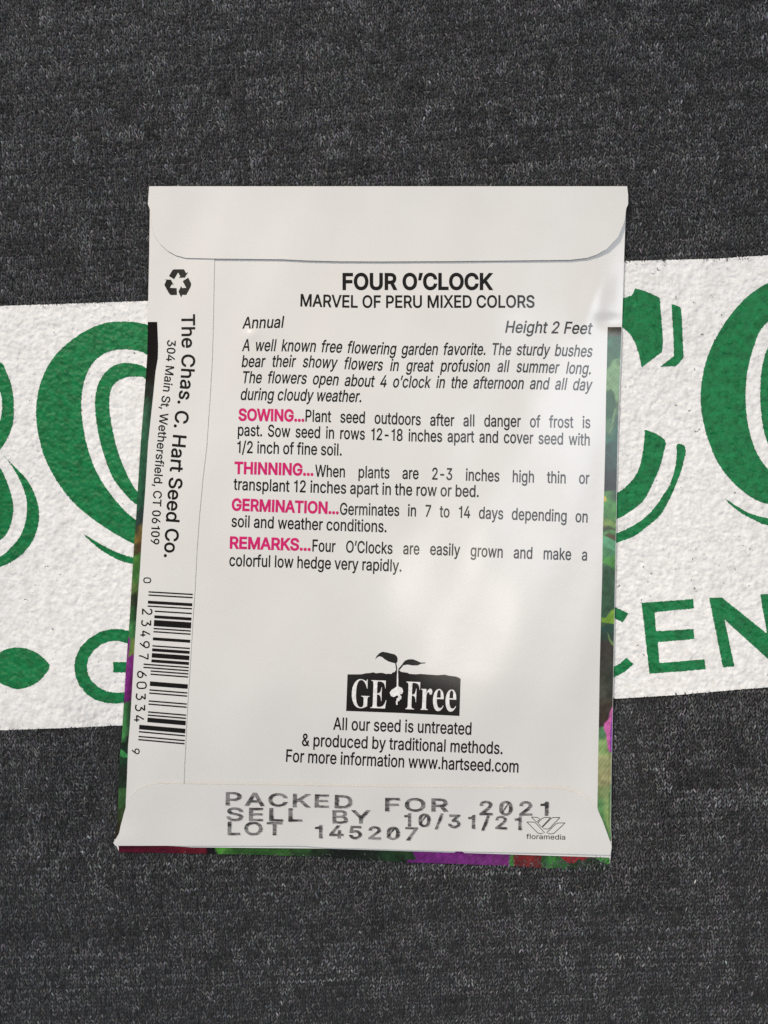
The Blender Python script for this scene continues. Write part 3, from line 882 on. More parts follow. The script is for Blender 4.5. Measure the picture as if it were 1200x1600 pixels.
# big round letter at the right edge
ro = np.array([(1345, 452), (1300, 430), (1250, 429), (1200, 442.5), (1182.5, 452.5), (1165, 466), (1145, 487.5), (1127.5, 512.5), (1112.5, 540), (1102.5, 567.5), (1096, 600),
               (1095, 630), (1099, 660), (1107.5, 690), (1120, 720), (1137.5, 745), (1157.5, 765), (1177.5, 779), (1200, 787.5), (1250, 795), (1300, 790), (1345, 775)], float)
ri = np.array([(1345, 740), (1300, 765), (1250, 765), (1215, 745), (1200, 732.5), (1185, 712.5), (1174, 685), (1167.5, 655), (1165, 625), (1166, 595), (1171, 565), (1179, 537.5),
               (1187.5, 517.5), (1200, 502.5), (1230, 480), (1270, 472), (1310, 482), (1345, 500)], float)
letters.append(np.vstack([ro, ri]))
letters.append(np.array([(1330, 540), (1290, 505), (1250, 505), (1215, 522), (1200, 542.5), (1191, 572.5), (1188, 605), (1189, 642.5), (1194, 675), (1203, 698), (1225, 722),
                         (1260, 738), (1300, 728), (1300, 712), (1260, 715), (1232, 698), (1218, 675), (1210, 642), (1208, 605), (1212, 572), (1222, 548), (1250, 530), (1290, 532), (1330, 560)], float))
letters.append(np.vstack([zc(*ZR7, [(890, 150), (960, 196), (1040, 238), (1143, 265)]), [(1260, 817), (1260, 828)], zc(*ZR7, [(1143, 308), (1080, 285), (1000, 245), (930, 195)])]))
for k, L in enumerate(letters):
    lattice_print('printed_letter', smooth(L, 4) if k not in (6, 7) else L, GREEN_PRINT, band, 0.035, 0.3)
leaf = np.array([(0, 1020), (10.8, 1014), (28, 1011.7), (45.5, 1014.8), (60.7, 1022), (71.5, 1031.7), (77.6, 1041.4), (69, 1055.5), (58.5, 1066), (45.5, 1072.8), (28, 1076.7),
                 (13, 1073), (0, 1066.8), (-22, 1047), (-16, 1034)], float)
lattice_print('printed_leaf', smooth(leaf, 3), GREEN_PRINT, band, 0.035, 0.3)
ZG = (0, 880, 4.615)
go = zc(*ZG, [(930, 488), (870, 475), (800, 475), (720, 495), (640, 545), (580, 605), (545, 680), (535, 740), (545, 820), (575, 890), (630, 950), (700, 990), (770, 1008), (840, 1013), (900, 1003)])
gi = zc(*ZG, [(905, 930), (840, 935), (770, 925), (710, 895), (660, 850), (632, 795), (625, 735), (640, 680), (680, 625), (730, 585), (790, 563), (850, 560), (925, 580)])
gl = np.vstack([[(225, 998)], go, [(212, 1093), (226, 1084), (226, 1035), (226, 1034.5)], zc(*ZG, [(815, 713), (818, 788)]), [(212, 1050.8), (212, 1075)], gi, [(225, 1014)]])
lattice_print('printed_letter', gl, GREEN_PRINT, band, 0.035, 0.3)
small_c = np.vstack([[(935, 947), (950, 944)], zc(*ZR7, [(235, 795), (312, 832), (278, 885), (232, 862)]), [(945, 962), (930, 975), (924, 1000), (932, 1028), (948, 1040)],
                     zc(*ZR7, [(225, 1150), (265, 1128), (300, 1097), (343, 1133), (290, 1180), (225, 1213)]), [(945, 1058), (918, 1040), (905, 1000), (915, 965)]])
lattice_print('printed_letter', small_c, GREEN_PRINT, band, 0.035, 0.3)
lattice_print('printed_letter', zc(*ZR7, [(390, 770), (698, 747), (702, 802), (467, 825), (477, 938), (700, 925), (705, 985), (487, 1003), (497, 1128), (765, 1105), (773, 1165), (437, 1192)]),
              GREEN_PRINT, band, 0.035, 0.3)
lattice_print('printed_letter', np.array([(1108, 934), (1128, 933.7), (1198.5, 990), (1188, 929), (1208, 927.5), (1226, 1033), (1206, 1035), (1132, 968), (1147.5, 1041), (1129.7, 1043)]),
              GREEN_PRINT, band, 0.035, 0.3)

# ------------------------------------------------------------------ the seed packet
packet = thing('seed_packet', 'white paper seed packet lying face down, printed with sowing text and a barcode', 'seed packet')

full = np.vstack([LEFT_EDGE[0], RIGHT_EDGE[:-1], [(952, 1340)], [(700, 1332)], [(510, 1326)], [(300, 1324)], LEFT_EDGE[1:-1][::-1]])
front_outline = np.vstack([[(300, 700)], [(900, 700)], RIGHT_EDGE[RIGHT_EDGE[:, 1] > 700], [(784, 1351.7), (640, 1347), (510, 1339), (420, 1335.5), (321, 1333.5), (186, 1331)],
                           LEFT_EDGE[(LEFT_EDGE[:, 1] > 700)][:-1][::-1] + np.array([1.0, 0])])
front = paper_sheet('front_panel', front_outline, front_z, 0.05, 9, PAPER, packet)
back = paper_sheet('back_panel', full, back_z, 0.10, 6.5, PAPER, packet)
SEAM = np.array([(335, 300), (335, 404), (334, 450), (333, 500), (331.5, 560), (328, 620), (322.5, 700), (317, 745), (311, 810), (307.5, 860), (304.5, 920), (300.5, 980),
                 (297, 1040), (293, 1100), (290, 1160), (288, 1200), (286, 1260)], float)
LE = LEFT_EDGE[(LEFT_EDGE[:, 1] > 300) & (LEFT_EDGE[:, 1] < 1285)] + np.array([0.3, 0])
side = paper_sheet('side_flap', np.vstack([SEAM, LE[::-1]]), side_z, 0.09, 6.5, PAPER, packet)
top_outline = np.array([(233, 291), (400, 292.5), (600, 293.5), (800, 292.5), (980, 291.5), (981.5, 305), (981.5, 319), (978.5, 326), (976, 345), (966, 370), (948, 389), (932, 398), (917, 403),
                        (890, 406), (800, 407), (700, 408), (600, 408.5), (530, 408.3), (480, 407), (440, 405), (335, 404), (290, 403), (275, 399), (262, 392), (250, 381), (241, 367), (237, 350),
                        (234.5, 328), (231, 319)], float)
topf = paper_sheet('top_flap', top_outline, top_z, 0.11, 6.5, PAPER, packet)
bottom_outline = np.array([(195.5, 1264), (199, 1253), (206, 1243), (216, 1234), (230, 1228), (248, 1225), (290, 1225.5), (400, 1227), (580, 1230), (720, 1231.5), (860, 1232), (885, 1234.5),
                           (905, 1241), (921, 1252), (933, 1264), (941, 1281), (948, 1300), (953, 1314), (956, 1323), (953.5, 1336), (850, 1333), (700, 1330), (560, 1325.5), (510, 1324.5),
                           (470, 1321.5), (300, 1321.5), (180, 1321.5), (177, 1317), (182, 1309), (186, 1302), (188.5, 1290), (192, 1277)], float)
bott = paper_sheet('bottom_flap', bottom_outline, bottom_z, 0.15, 6.5, PAPER, packet)


# floral printing that wraps round from the front
def lin(c):
    c = np.asarray(c, float) / 255
    return np.where(c <= 0.04045, c / 12.92, ((c + 0.055) / 1.055) ** 2.4)


def floral(name, parent, zf, path_a, path_b, stops, n_across, n_along, blobs=(), lift=0.03, axis=1):
    """A printed strip between two measured paths; stops = (position, colour at a, colour at b)."""
    A, B = np.asarray(path_a, float), np.asarray(path_b, float)
    s = np.linspace(max(A[0, axis], B[0, axis]), min(A[-1, axis], B[-1, axis]), n_along)
    oth = 1 - axis
    a = np.interp(s, A[:, axis], A[:, oth])
    b = np.interp(s, B[:, axis], B[:, oth])
    t = np.linspace(0, 1, n_across)
    O = a[:, None] + (b - a)[:, None] * t[None]
    S = np.repeat(s[:, None], n_across, 1)
    P = np.stack([O, S], -1) if axis == 1 else np.stack([S, O], -1)
    P = P.reshape(-1, 2)
    pos = np.array([q[0] for q in stops], float)
    ca = lin([q[1] for q in stops])
    cb = lin([q[2] if len(q) > 2 else q[1] for q in stops])
    wob = S + 3.5 * (np.sin(S / 9.0) * (t - 0.5)[None] * 1.5 + 0.6 * np.sin(S / 4.1 + 3 * t[None]))
    seg = np.clip(np.searchsorted(pos, wob) - 1, 0, len(pos) - 2)
    fr = np.clip((wob - pos[seg]) / (pos[seg + 1] - pos[seg]), 0, 1)
    wob = pos[seg] + (pos[seg + 1] - pos[seg]) * sstep(0.22, 0.78, fr)
    Ca = np.stack([np.interp(wob, pos, ca[:, k]) for k in range(3)], -1)
    Cb = np.stack([np.interp(wob, pos, cb[:, k]) for k in range(3)], -1)
    w = sstep(0.15, 0.85, t)[None, :, None]
    Cc = (Ca * (1 - w) + Cb * w).reshape(-1, 3)
    for poly, col in blobs:
        d = edge_dist(P, poly)
        ins = inside(P, poly)
        k = np.where(ins, sstep(-0.2, 1.3, d), 0)[:, None]
        Cc = Cc * (1 - k) + lin(col) * k
    mott = (0.8 * unit(blur(rng.normal(0, 1, (n_along, n_across)), 2)) + 0.7 * np.sin((S * 0.55 + O * 0.8) * 1.3 + 2 * np.sin(S / 23.0))).ravel()
    Cc = np.clip(0.82 * Cc * (1 + 0.15 * mott)[:, None], 0.001, 1)
    idx = np.arange(n_along * n_across).reshape(n_along, n_across)
    q = np.stack([idx[:-1, :-1].ravel(), idx[1:, :-1].ravel(), idx[1:, 1:].ravel(), idx[:-1, 1:].ravel()], 1)
    if axis == 0:
        q = q[:, ::-1]
    return mesh_object(name, at(P, zf(P) + lift), q, FLORAL, parent, True, Cc)


LB = np.array([(245.5, 503), (247, 540), (246.5, 560), (243, 580), (239, 620), (231.5, 690), (226.5, 770), (222, 830), (218.5, 890), (214, 950), (210, 1010), (206, 1080), (203, 1130), (200, 1165),
               (198, 1220), (196, 1262), (189.5, 1290), (184, 1306), (181.5, 1311)], float)
le_in = LEFT_EDGE + np.array([-0.2, 0])
left_stops = [(503, (20, 15, 14)), (585, (24, 18, 17)), (612, (34, 42, 36)), (640, (60, 105, 78), (40, 70, 52)), (700, (48, 98, 70), (50, 92, 68)), (780, (46, 95, 68), (40, 78, 58)),
              (812, (52, 72, 66), (46, 60, 56)), (832, (70, 75, 55), (120, 100, 55)), (842, (130, 112, 60), (118, 92, 48)), (858, (75, 72, 45), (80, 60, 42)), (872, (80, 130, 60), (66, 110, 52)),
              (900, (70, 118, 60)), (918, (95, 120, 66), (84, 110, 60)), (938, (50, 62, 42), (38, 44, 34)), (960, (56, 105, 60), (40, 66, 44)), (990, (72, 138, 80), (60, 112, 66)),
              (1006, (84, 120, 74), (110, 130, 66)), (1022, (104, 120, 60), (112, 128, 64)), (1028, (128, 52, 126), (120, 44, 118)), (1070, (140, 50, 138), (104, 36, 100)),
              (1090, (112, 40, 108), (90, 32, 86)), (1100, (62, 124, 72), (44, 70, 46)), (1145, (72, 140, 78), (50, 84, 52)), (1156, (60, 116, 66), (34, 46, 36)), (1166, (30, 46, 36)),
              (1184, (34, 66, 44)), (1204, (32, 42, 33)), (1228, (38, 52, 38)), (1236, (60, 100, 56)), (1258, (54, 88, 48)), (1270, (52, 66, 38)), (1300, (48, 42, 28))]
left_blobs = [(np.array([(199, 990), (204, 1000), (201, 1025), (197, 1030), (193, 1030)]), (132, 50, 130)),
              (zc(160, 1100, 12, [(280, 840), (350, 845), (400, 875), (480, 950), (490, 1010), (400, 1012), (280, 960)]), (62, 140, 78))]
floral('printed_edge', side, side_z, le_in, LB, left_stops, 16, 620, left_blobs)
RB = np.array([(949.5, 511), (948.5, 560), (947, 620), (946, 690), (944, 770), (942, 830), (941, 900), (939, 970), (937, 1050), (936, 1120), (934.5, 1200), (933.5, 1262), (944, 1290), (952, 1314)], float)
right_stops = [(511, (96, 84, 74), (70, 60, 54)), (519, (92, 96, 80), (78, 74, 68)), (530, (72, 126, 96), (66, 104, 84)), (556, (58, 100, 74), (60, 110, 80)), (572, (78, 122, 86), (74, 128, 90)),
               (592, (134, 164, 112), (106, 150, 106)), (604, (124, 156, 106), (116, 152, 106)), (616, (56, 102, 66), (112, 146, 96)), (636, (60, 108, 70), (90, 120, 80)), (660, (86, 130, 92), (58, 104, 80)),
               (674, (88, 126, 92), (44, 100, 80)), (684, (52, 110, 86), (40, 96, 78)), (702, (42, 78, 66), (44, 84, 70)), (722, (44, 76, 66)), (742, (38, 48, 46)), (764, (40, 44, 44)),
               (770, (84, 140, 72), (56, 88, 60)), (790, (78, 144, 70)), (808, (74, 138, 66)), (812, (132, 144, 62), (84, 140, 70)), (822, (110, 116, 52), (86, 130, 62)), (828, (58, 72, 38), (92, 152, 80)),
               (836, (88, 150, 84), (70, 90, 46)), (846, (82, 156, 108), (84, 160, 112)), (862, (76, 140, 88), (70, 130, 90)), (880, (82, 150, 70)), (886, (66, 104, 66), (70, 130, 66)),
               (902, (56, 92, 66)), (930, (66, 100, 74)), (962, (60, 92, 68)), (974, (72, 96, 66)), (980, (48, 84, 72)), (995, (50, 70, 58)), (1008, (62, 58, 52)), (1060, (66, 66, 56), (58, 62, 52)),
               (1075, (78, 80, 70), (62, 62, 54)), (1110, (66, 58, 48)), (1134, (62, 52, 44)), (1140, (92, 140, 98), (80, 110, 80)), (1168, (146, 178, 112), (130, 160, 100)), (1190, (168, 172, 120)),
               (1215, (164, 162, 116)), (1238, (132, 148, 98)), (1255, (96, 146, 92), (146, 172, 110)), (1280, (96, 146, 88), (156, 178, 110)), (1314, (90, 130, 80))]
right_blobs = [(zc(900, 440, 8, [(375, 1100), (480, 960), (575, 950), (560, 1260), (510, 1540), (480, 1380), (430, 1300), (375, 1330)]), (122, 162, 112)),
               (zc(900, 440, 8, [(370, 1380), (440, 1330), (480, 1400), (505, 1560), (490, 1720), (365, 1720)]), (46, 92, 58)),
               (zc(900, 640, 8, [(478, -20), (508, -20), (462, 240), (400, 312), (432, 200)]), (112, 152, 104)),
               (zc(900, 640, 8, [(335, 1360), (400, 1360), (530, 1440), (530, 1475), (390, 1445), (335, 1440)]), (120, 150, 70)),
               (zc(900, 640, 8, [(335, 1470), (400, 1450), (530, 1500), (530, 1530), (420, 1500), (335, 1540)]), (62, 78, 36)),
               (zc(900, 640, 8, [(345, 1570), (420, 1535), (520, 1600), (515, 1660), (400, 1600)]), (84, 72, 40)),
               (zc(900, 840, 8, [(325, -10), (400, -10), (520, 70), (515, 195), (420, 140), (325, 120)]), (94, 166, 122)),
               (zc(900, 840, 8, [(320, 345), (420, 352), (510, 425), (500, 880), (430, 900), (380, 990), (305, 1000)]), (56, 90, 64)),
               (zc(900, 640, 8, [(345, 1075), (375, 1080), (390, 1130), (370, 1160), (345, 1150)]), (206, 186, 70)),
               (zc(900, 840, 8, [(310, 1000), (375, 1000), (400, 960), (440, 905), (490, 880), (490, 1085), (310, 1060)]), (124, 168, 56)),
               (zc(900, 840, 8, [(385, 1180), (410, 1195), (430, 1270), (475, 1305), (475, 1370), (430, 1330), (405, 1270)]), (110, 140, 84)),
               (zc(900, 1040, 8, [(470, 490), (440, 530), (415, 600), (400, 670), (350, 720), (345, 790), (370, 850), (385, 960), (395, 1060), (430, 1090), (475, 1100)]), (206, 104, 168)),
               (zc(900, 1040, 8, [(470, 500), (455, 560), (440, 680), (425, 820), (420, 1000), (425, 1090), (475, 1100)]), (146, 70, 176)),
               (zc(900, 1040, 8, [(412, 1060), (424, 1060), (418, 1500), (405, 1500)]), (60, 72, 50)),
               (zc(900, 1200, 8, [(405, 300), (425, 300), (420, 870), (402, 700)]), (70, 108, 72)),
               (zc(900, 1200, 8, [(424, 200), (446, 200), (440, 870), (424, 870)]), (84, 156, 98))]
right_out = RIGHT_EDGE - np.array([0.5, 0])
floral('printed_edge', back, back_z, RB, right_out, right_stops, 18, 660, right_blobs)
b_top = np.array([(181, 1318), (300, 1318.5), (470, 1318.5), (510, 1321), (560, 1322), (700, 1327), (850, 1330), (953, 1333)], float)
b_bot = np.array([(185.5, 1331.6), (321, 1334), (420, 1336), (510, 1339.5), (640, 1347.5), (784, 1352.2), (952.5, 1361.5)], float)
bottom_stops = [(181, (84, 18, 40)), (250, (96, 22, 42), (80, 18, 36)), (300, (112, 28, 40), (92, 22, 36)), (319, (96, 26, 38)), (322, (24, 20, 24)), (336, (24, 22, 24)), (341, (80, 150, 56)), (356, (78, 140, 56), (60, 110, 48)),
                (372, (46, 84, 40)), (410, (60, 110, 48), (44, 80, 40)), (440, (56, 98, 46)), (470, (62, 106, 56), (40, 66, 38)), (500, (42, 62, 40), (30, 40, 30)), (530, (26, 32, 28)), (580, (28, 36, 30)),
                (610, (34, 60, 38)), (636, (40, 66, 42), (26, 34, 28)), (645, (104, 36, 112)), (690, (112, 40, 118)), (745, (104, 34, 108), (120, 48, 124)), (795, (116, 42, 114)), (801, (66, 128, 62)),
                (806, (112, 34, 38)), (830, (122, 42, 42)), (845, (104, 34, 36)), (849, (44, 92, 48)), (862, (64, 130, 62)), (872, (48, 100, 50)), (900, (36, 60, 38)), (952, (34, 50, 36))]
bottom_blobs = [(zc(560, 1190, 2.857, [(880, 405), (940, 400), (1055, 410), (1030, 430), (1000, 445), (985, 435), (960, 458), (930, 452), (905, 430)]), (142, 36, 46)),
                (zc(560, 1190, 2.857, [(1050, 415), (1120, 410), (1125, 465), (1085, 450), (1060, 432)]), (72, 152, 66)),
                (zc(560, 1190, 2.857, [(240, 395), (262, 440), (200, 440), (215, 400)]), (36, 60, 38)),
                (zc(560, 1190, 2.857, [(1030, 462), (1125, 470), (1125, 492), (1000, 475)]), (22, 26, 22))]
floral('printed_edge', front, front_z, b_top, b_bot, bottom_stops, 22, 760, bottom_blobs, 0.03, axis=0)

# ------------------------------------------------------------------ printed text, back panel
K = 18.2
t = Ink(back_z)
Z6 = (640, 400, 3.529)
write(t, 'FOUR O’CLOCK', [(536.4, 451.9), (768.4, 451.9)], 24.2, bold=28)
write(t, 'MARVEL OF PERU MIXED COLORS', [(469.8, 478.3), (560, 480.4), (700, 480.4), (834.7, 480.3)], 18.6, bold=16)
t.build('title_lettering', BLACK, back)

t = Ink(back_z)
NAR = 0.70
write(t, 'Annual', [(378.8, 513.2), (441.4, 511.8)], 17.8, shear=0.2, bold=11)
write(t, 'Height 2 Feet', [(789.6, 519.6), (860, 520.5), (923.4, 522)], 18.2, shear=0.2, bold=11)
italic = [('A well known free flowering garden favorite. The sturdy bushes',
           [(378.3, 548.2), (460, 548.8), (520, 550.5), (580, 552.8), (640, 554.3), (780, 554.5), (850, 555.5), (924.2, 557.6)]),
          ('bear their showy flowers in great profusion all summer long.',
           [(377.7, 573.4), (440, 573.2), (490, 574), (560, 577.5), (640, 580.0), (760, 580.7), (840, 582), (922.5, 584.8)]),
          ('The flowers open about 4 o’clock in the afternoon and all day',
           [(377.7, 598.4), (450, 599), (505, 601), (555, 603.5), (620, 605.2), (740, 606.7), (860, 608.3), (923.4, 610.3)])]
for s, b in italic:
    write(t, s, b, K, shear=0.2, bold=11, narrow=NAR)
write(t, 'during cloudy weather.', [(375.4, 624.7), (460, 625.8), (563.9, 628.3)], K, shear=0.2, bold=11)
write(t, 'Plant seed outdoors after all danger of frost is', [(477.4, 658.4), (590, 662), (690, 665.3), (800, 666.8), (870, 668), (922, 668.8)], K, bold=11, narrow=NAR)
write(t, 'past. Sow seed in rows 12-18 inches apart and cover seed with', [(371.7, 680.5), (470, 683.6), (560, 686.6), (650, 689.5), (750, 691.3), (840, 693.4), (921, 696)], K, bold=11, narrow=NAR)
write(t, '1/2 inch of fine soil.', [(370.6, 707.3), (533.5, 711.7)], K, bold=11)
write(t, 'When plants are 2-3 inches high thin or', [(492.4, 744.5), (580, 746.8), (690, 749.5), (800, 753), (920.5, 756)], K, bold=11, narrow=NAR)
write(t, 'transplant 12 inches apart in the row or bed.', [(364.9, 765.2), (460, 768.6), (600, 773), (747.7, 776.5)], K, bold=11)
write(t, 'Germinates in 7 to 14 days depending on', [(531.3, 804), (640, 806.5), (720, 809), (830, 813), (917.7, 816.4)], K, bold=11, narrow=NAR)
write(t, 'soil and weather conditions.', [(361.8, 823), (480, 827.5), (603.5, 831.5)], K, bold=11)
write(t, 'Four O’Clocks are easily grown and make a', [(488.2, 861.3), (600, 865), (700, 867.6), (800, 872), (916.9, 875.8)], K, bold=11, narrow=NAR)
write(t, 'colorful low hedge very rapidly.', [(358.4, 884.2), (480, 887.8), (626.8, 893)], K, bold=11)
t.build('instruction_lettering', BLACK, back)
for s, b in (('SOWING...', [(373.4, 656.6), (474.6, 658.2)]), ('THINNING...', [(366.9, 739.7), (488.8, 742.8)]),
             ('GERMINATION...', [(362.7, 797), (528.4, 802.8)]), ('REMARKS...', [(359.8, 856.5), (484.5, 860)])):
    t = Ink(back_z)
    write(t, s, b, 17.6, bold=30)
    t.build('section_heading', PINK, back)

t = Ink(back_z)
write(t, 'All our seed is untreated', [(520.8, 1140), (640, 1144.2), (736, 1148)], 19.0, bold=11)
write(t, '& produced by traditional methods.', [(471.8, 1165.2), (640, 1172.2), (784.7, 1178.3)], 18.8, bold=11)
write(t, 'For more information www.hartseed.com', [(447, 1190), (600, 1197.6), (809.6, 1207)], 19.0, bold=11)
t.build('notice_lettering', BLACK, back)

# sprout emblem
ZE = (530, 1010, 6.0)
em = Ink(back_z)
em.area(zc(*ZE, [(78, 262), (130, 262), (200, 262), (225, 258), (250, 252), (285, 250), (320, 243), (345, 252), (372, 249), (400, 247), (440, 258), (465, 256), (490, 258), (500, 245), (520, 240),
                 (530, 222), (560, 222), (580, 238), (610, 243), (640, 247), (660, 258), (720, 262), (760, 258), (850, 265), (920, 270), (990, 265), (1030, 275), (1090, 282), (1120, 292), (1138, 305),
                 (1127, 652), (600, 625), (65, 605)]), 7)
for leafp in ([(337, 122), (350, 92), (375, 65), (405, 50), (440, 55), (480, 65), (520, 75), (540, 92), (548, 115), (545, 145), (530, 160), (500, 152), (460, 140), (425, 120), (400, 98), (375, 92), (355, 102)],
              [(590, 180), (595, 160), (615, 135), (645, 122), (690, 120), (730, 135), (765, 152), (805, 150), (810, 158), (770, 162), (735, 178), (690, 178), (640, 170), (610, 175)]):
    em.contours([zc(*ZE, leafp)])
em.contours([zc(*ZE, [(524, 155), (534, 152), (545, 215), (535, 224)])], 0.004)
em.contours([zc(*ZE, [(592, 166), (600, 178), (564, 222), (552, 214)])], 0.006)
emblem = em.build('sprout_emblem', BLACK, back)
t = Ink(back_z, 0.055)
t.contours([zc(*ZE, [(543, 222), (551, 222), (555, 375), (590, 390), (600, 420), (590, 445), (565, 450), (585, 470), (580, 495), (565, 498), (568, 510), (552, 512), (545, 528), (550, 545), (535, 548),
                     (530, 520), (540, 500), (535, 490), (555, 478), (550, 460), (535, 462), (510, 475), (485, 465), (473, 435), (490, 408), (520, 390), (538, 378)])])
write(t, 'GE', zc(*ZE, [(112, 573), (440, 585)]), 47, font=FB, capunit=482, bold=-4)
write(t, 'Free', zc(*ZE, [(618, 590), (1095, 610)]), 46.5, font=FB, capunit=482, small=1.12, bold=-4)
t.build('emblem_lettering', WHITE_INK, back)

# ------------------------------------------------------------------ side flap: recycling mark, address, barcode
ZQ = (250, 415, 20.0)
t = Ink(side_z)
for q in ([(280, 325), (380, 155), (410, 125), (450, 115), (745, 115), (765, 140), (810, 230), (830, 232), (880, 200), (775, 375), (590, 380), (630, 335), (565, 210), (440, 425)],
          [(710, 485), (880, 375), (975, 560), (960, 650), (830, 900), (800, 915), (690, 912), (670, 980), (650, 975), (575, 810), (665, 635), (685, 700), (820, 695)],
          [(520, 705), (530, 915), (350, 920), (310, 900), (270, 850), (135, 600), (200, 460), (150, 435), (340, 440), (430, 610), (370, 580), (305, 695)]):
    t.contours([zc(*ZQ, q)])
t.build('recycling_symbol', BLACK, side)
t = Ink(side_z)
write(t, 'The Chas. C. Hart Seed Co.', [(283.8, 491.6), (284, 560), (281, 610), (274.5, 645), (269.8, 690), (264, 755), (259.5, 815), (256.5, 870)], 20.4, bold=14)
write(t, '304 Main St, Wethersfield, CT 06109', [(261.5, 531.3), (260, 560), (256.6, 595), (250.6, 640), (246, 690), (241.6, 735), (238.6, 790), (235.4, 850)], 13.0, bold=11)
t.build('address_lettering', BLACK, side)

LCODE = ['0001101', '0011001', '0010011', '0111101', '0100011', '0110001', '0101111', '0111011', '0110111', '0001011']
RCODE = [''.join('1' if b == '0' else '0' for b in c) for c in LCODE]
num = [0, 2, 3, 4, 9, 7, 6, 0, 3, 3, 4, 9]
bits = '101' + ''.join(LCODE[d] for d in num[:6]) + '01010' + ''.join(RCODE[d] for d in num[6:]) + '101'
t = Ink(side_z)
A0, A1 = np.array((232.3, 923.6)), np.array((216.0, 1156.8))
B0, B1 = np.array((301.3, 927.6)), np.array((288.3, 1163.4))
i = 0
while i < 95:
    if bits[i] == '0':
        i += 1
        continue
    j = i
    while j < 95 and bits[j] == '1':
        j += 1
    f0, f1 = (i + 0.06) / 95, (j - 0.06) / 95
    long_bar = i < 10 or i >= 85 or 45 <= i < 50
    q = [A0 + (A1 - A0) * f0, B0 + (B1 - B0) * f0, B0 + (B1 - B0) * f1, A0 + (A1 - A0) * f1]
    if not long_bar:
        c = 11.7 / 70
        q[0] = q[0] + (q[1] - q[0]) * c
        q[3] = q[3] + (q[2] - q[3]) * c
    m = 12
    w = np.linspace(0, 1, m)[:, None]
    V = np.vstack([q[0] + (q[1] - q[0]) * w, q[3] + (q[2] - q[3]) * w])
    t.add(V, [(k, k + 1, m + k + 1, m + k) for k in range(m - 1)])
    i = j
OCR = {'0': [[(.5, 1), (.2, .93), (.06, .78), (.04, .5), (.06, .22), (.2, .07), (.5, 0), (.8, .07), (.94, .22), (.96, .5), (.94, .78), (.8, .93), (.5, 1), (.2, .93)]],
       '2': [[(.05, .82), (.25, .97), (.5, 1), (.8, .92), (.92, .74), (.82, .54), (.4, .26), (.1, .05), (.06, 0)], [(.03, .02), (.97, .02)]],
       '3': [[(.08, .98), (.92, .98)], [(.9, .96), (.42, .60)], [(.40, .60), (.7, .57), (.92, .42), (.92, .2), (.7, .03), (.4, 0), (.04, .08)]],
       '4': [[(.62, 1), (.3, .6), (.04, .25)], [(.02, .24), (.98, .24)], [(.7, .5), (.7, -.04)]],
       '6': [[(.75, 1), (.4, .72), (.12, .42), (.06, .25), (.18, .06), (.5, 0), (.84, .08), (.95, .3), (.84, .5), (.5, .58), (.2, .48)]],
       '7': [[(.02, .98), (.96, .98)], [(.94, .97), (.66, .6), (.45, .3), (.38, 0)]],
       '9': [[(.25, 0), (.6, .28), (.88, .58), (.94, .75), (.82, .94), (.5, 1), (.16, .92), (.05, .7), (.16, .5), (.5, .42), (.8, .52)]]}
cells = [('0', 901.8, 911.5, 223.8, 236.2), ('2', 950, 961.5, 221.5, 238.2), ('3', 967.5, 979, 220.5, 236.5), ('4', 984.5, 996, 218.8, 235.5), ('9', 1001, 1013.5, 217.5, 234),
         ('7', 1020, 1031.5, 216, 232.5), ('6', 1047.5, 1060, 214, 230), ('0', 1064.5, 1077, 213, 229.5), ('3', 1082, 1094.5, 212, 228), ('3', 1099.5, 1112, 210.8, 227.2), ('4', 1116.5, 1129, 209, 225.8),
         ('9', 1169, 1179, 205.2, 218.2)]
for d, y0, y1, x0, x1 in cells:
    w = 2.1 if y1 - y0 > 10.5 else 1.75
    for n_, st in enumerate(OCR[d]):
        P = np.array([(x0 + w / 2 + v * (x1 - x0 - w), y0 + w / 2 + u * (y1 - y0 - w) + 0.07 * v) for u, v in st])
        if len(P) > 3:
            P = smooth(P, 4, False)
        t.stroke(P, w, 0.004 * n_)
t.build('barcode', BLACK, side)

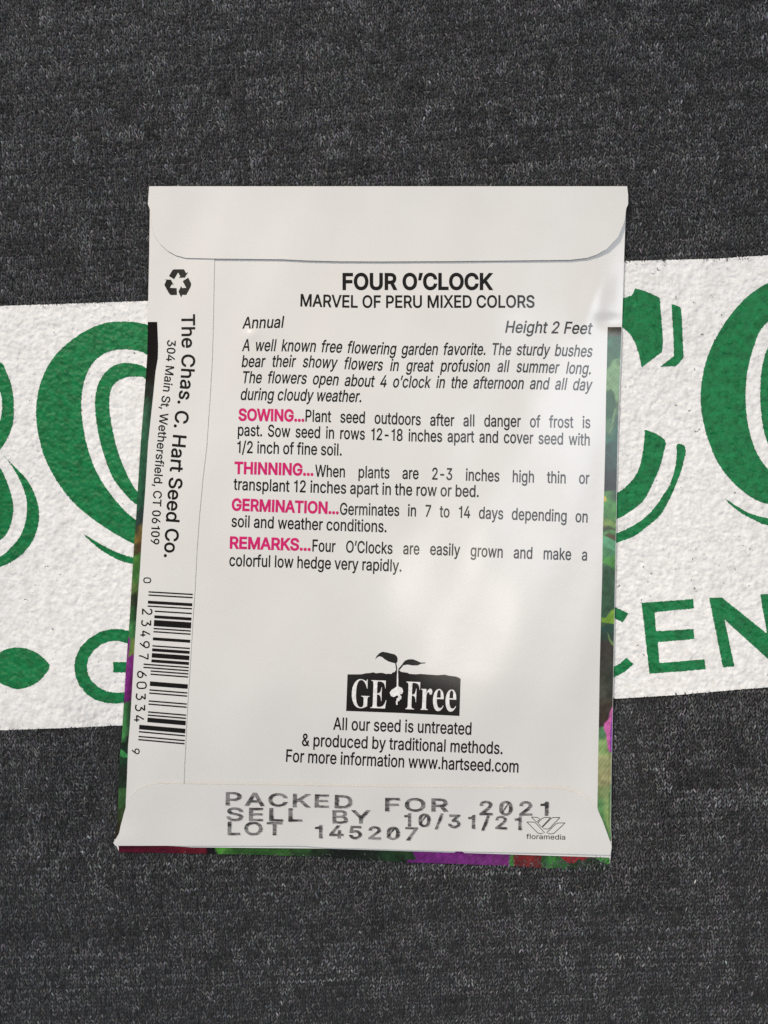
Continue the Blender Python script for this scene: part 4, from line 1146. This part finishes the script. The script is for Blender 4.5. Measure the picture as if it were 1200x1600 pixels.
# ------------------------------------------------------------------ bottom flap: date stamp and printer's mark
t = Ink(bottom_z)
def slash0(b, f0, f1, cap):
    b = Base(b)
    p = b.point(np.array([f0, f1]))
    u = b.up(np.array([f0, f1]))
    t.stroke([p[0] + u[0] * cap * 0.12, p[1] + u[1] * cap * 0.88], 2.6, 0.006)
stamp = [('PACKED', [(353.5, 1257.4), (549.2, 1262.6)], 20.2, 70), ('FOR', [(602.7, 1267), (699.3, 1268)], 20.6, 75), ('2021', [(750, 1273), (855.8, 1274.4)], 22.0, 110),
         ('SELL', [(355, 1281.6), (470.8, 1283.2)], 20.2, 75), ('BY', [(520.5, 1286.2), (577.5, 1286.2)], 20.4, 75), ('10/31/21', [(632, 1290.5), (813.8, 1296)], 20.4, 130),
         ('LOT', [(356.5, 1303.8), (440, 1304.6)], 20.2, 75), ('145207', [(492.5, 1308.6), (651.7, 1312.6)], 20.0, 95)]
for s, b, cap, tr in stamp:
    write(t, s, b, cap * 0.96, bold=19, track=tr)
slash0([(750, 1273), (855.8, 1274.4)], 34, 45, 22)
slash0([(632, 1290.5), (813.8, 1296)], 23, 34, 20)
slash0([(492.5, 1308.6), (651.7, 1312.6)], 112, 124, 20)
t.build('date_stamp', STAMP, bott)
t = Ink(bottom_z, 0.018)
for s, b, cap, tr in stamp:
    write(t, s, [(x + 1.1, y + 0.9) for x, y in b], cap * 0.97, bold=26, track=tr)
t.build('stamp_smear', SMEAR, bott)
t = Ink(bottom_z)
ZF = (810, 1260, 13.333)
for n_, q in enumerate(([(175, 325), (250, 326), (330, 328), (375, 360), (460, 455), (545, 548), (470, 568), (410, 555), (385, 535), (280, 430), (175, 325)],
                        [(970, 345), (900, 344), (830, 345), (780, 365), (685, 455), (590, 548), (630, 565), (680, 575), (740, 560), (855, 455), (970, 345)],
                        [(865, 232), (790, 232), (720, 232), (680, 250), (585, 350), (495, 440), (540, 468), (620, 470), (655, 450), (760, 340), (865, 232)],
                        [(670, 232), (600, 232), (540, 232), (490, 252), (405, 345), (440, 385), (485, 430), (575, 335), (670, 232)],
                        [(270, 222), (340, 226), (400, 232), (450, 262), (415, 295), (380, 330), (325, 275), (270, 222)])):
    t.stroke(zc(*ZF, q), 1.0, 0.002 * n_)
write(t, 'floramedia', zc(*ZF, [(165, 675), (975, 693)]), 7.6, bold=6)
t.build('printer_mark', GREY_LINE, bott)
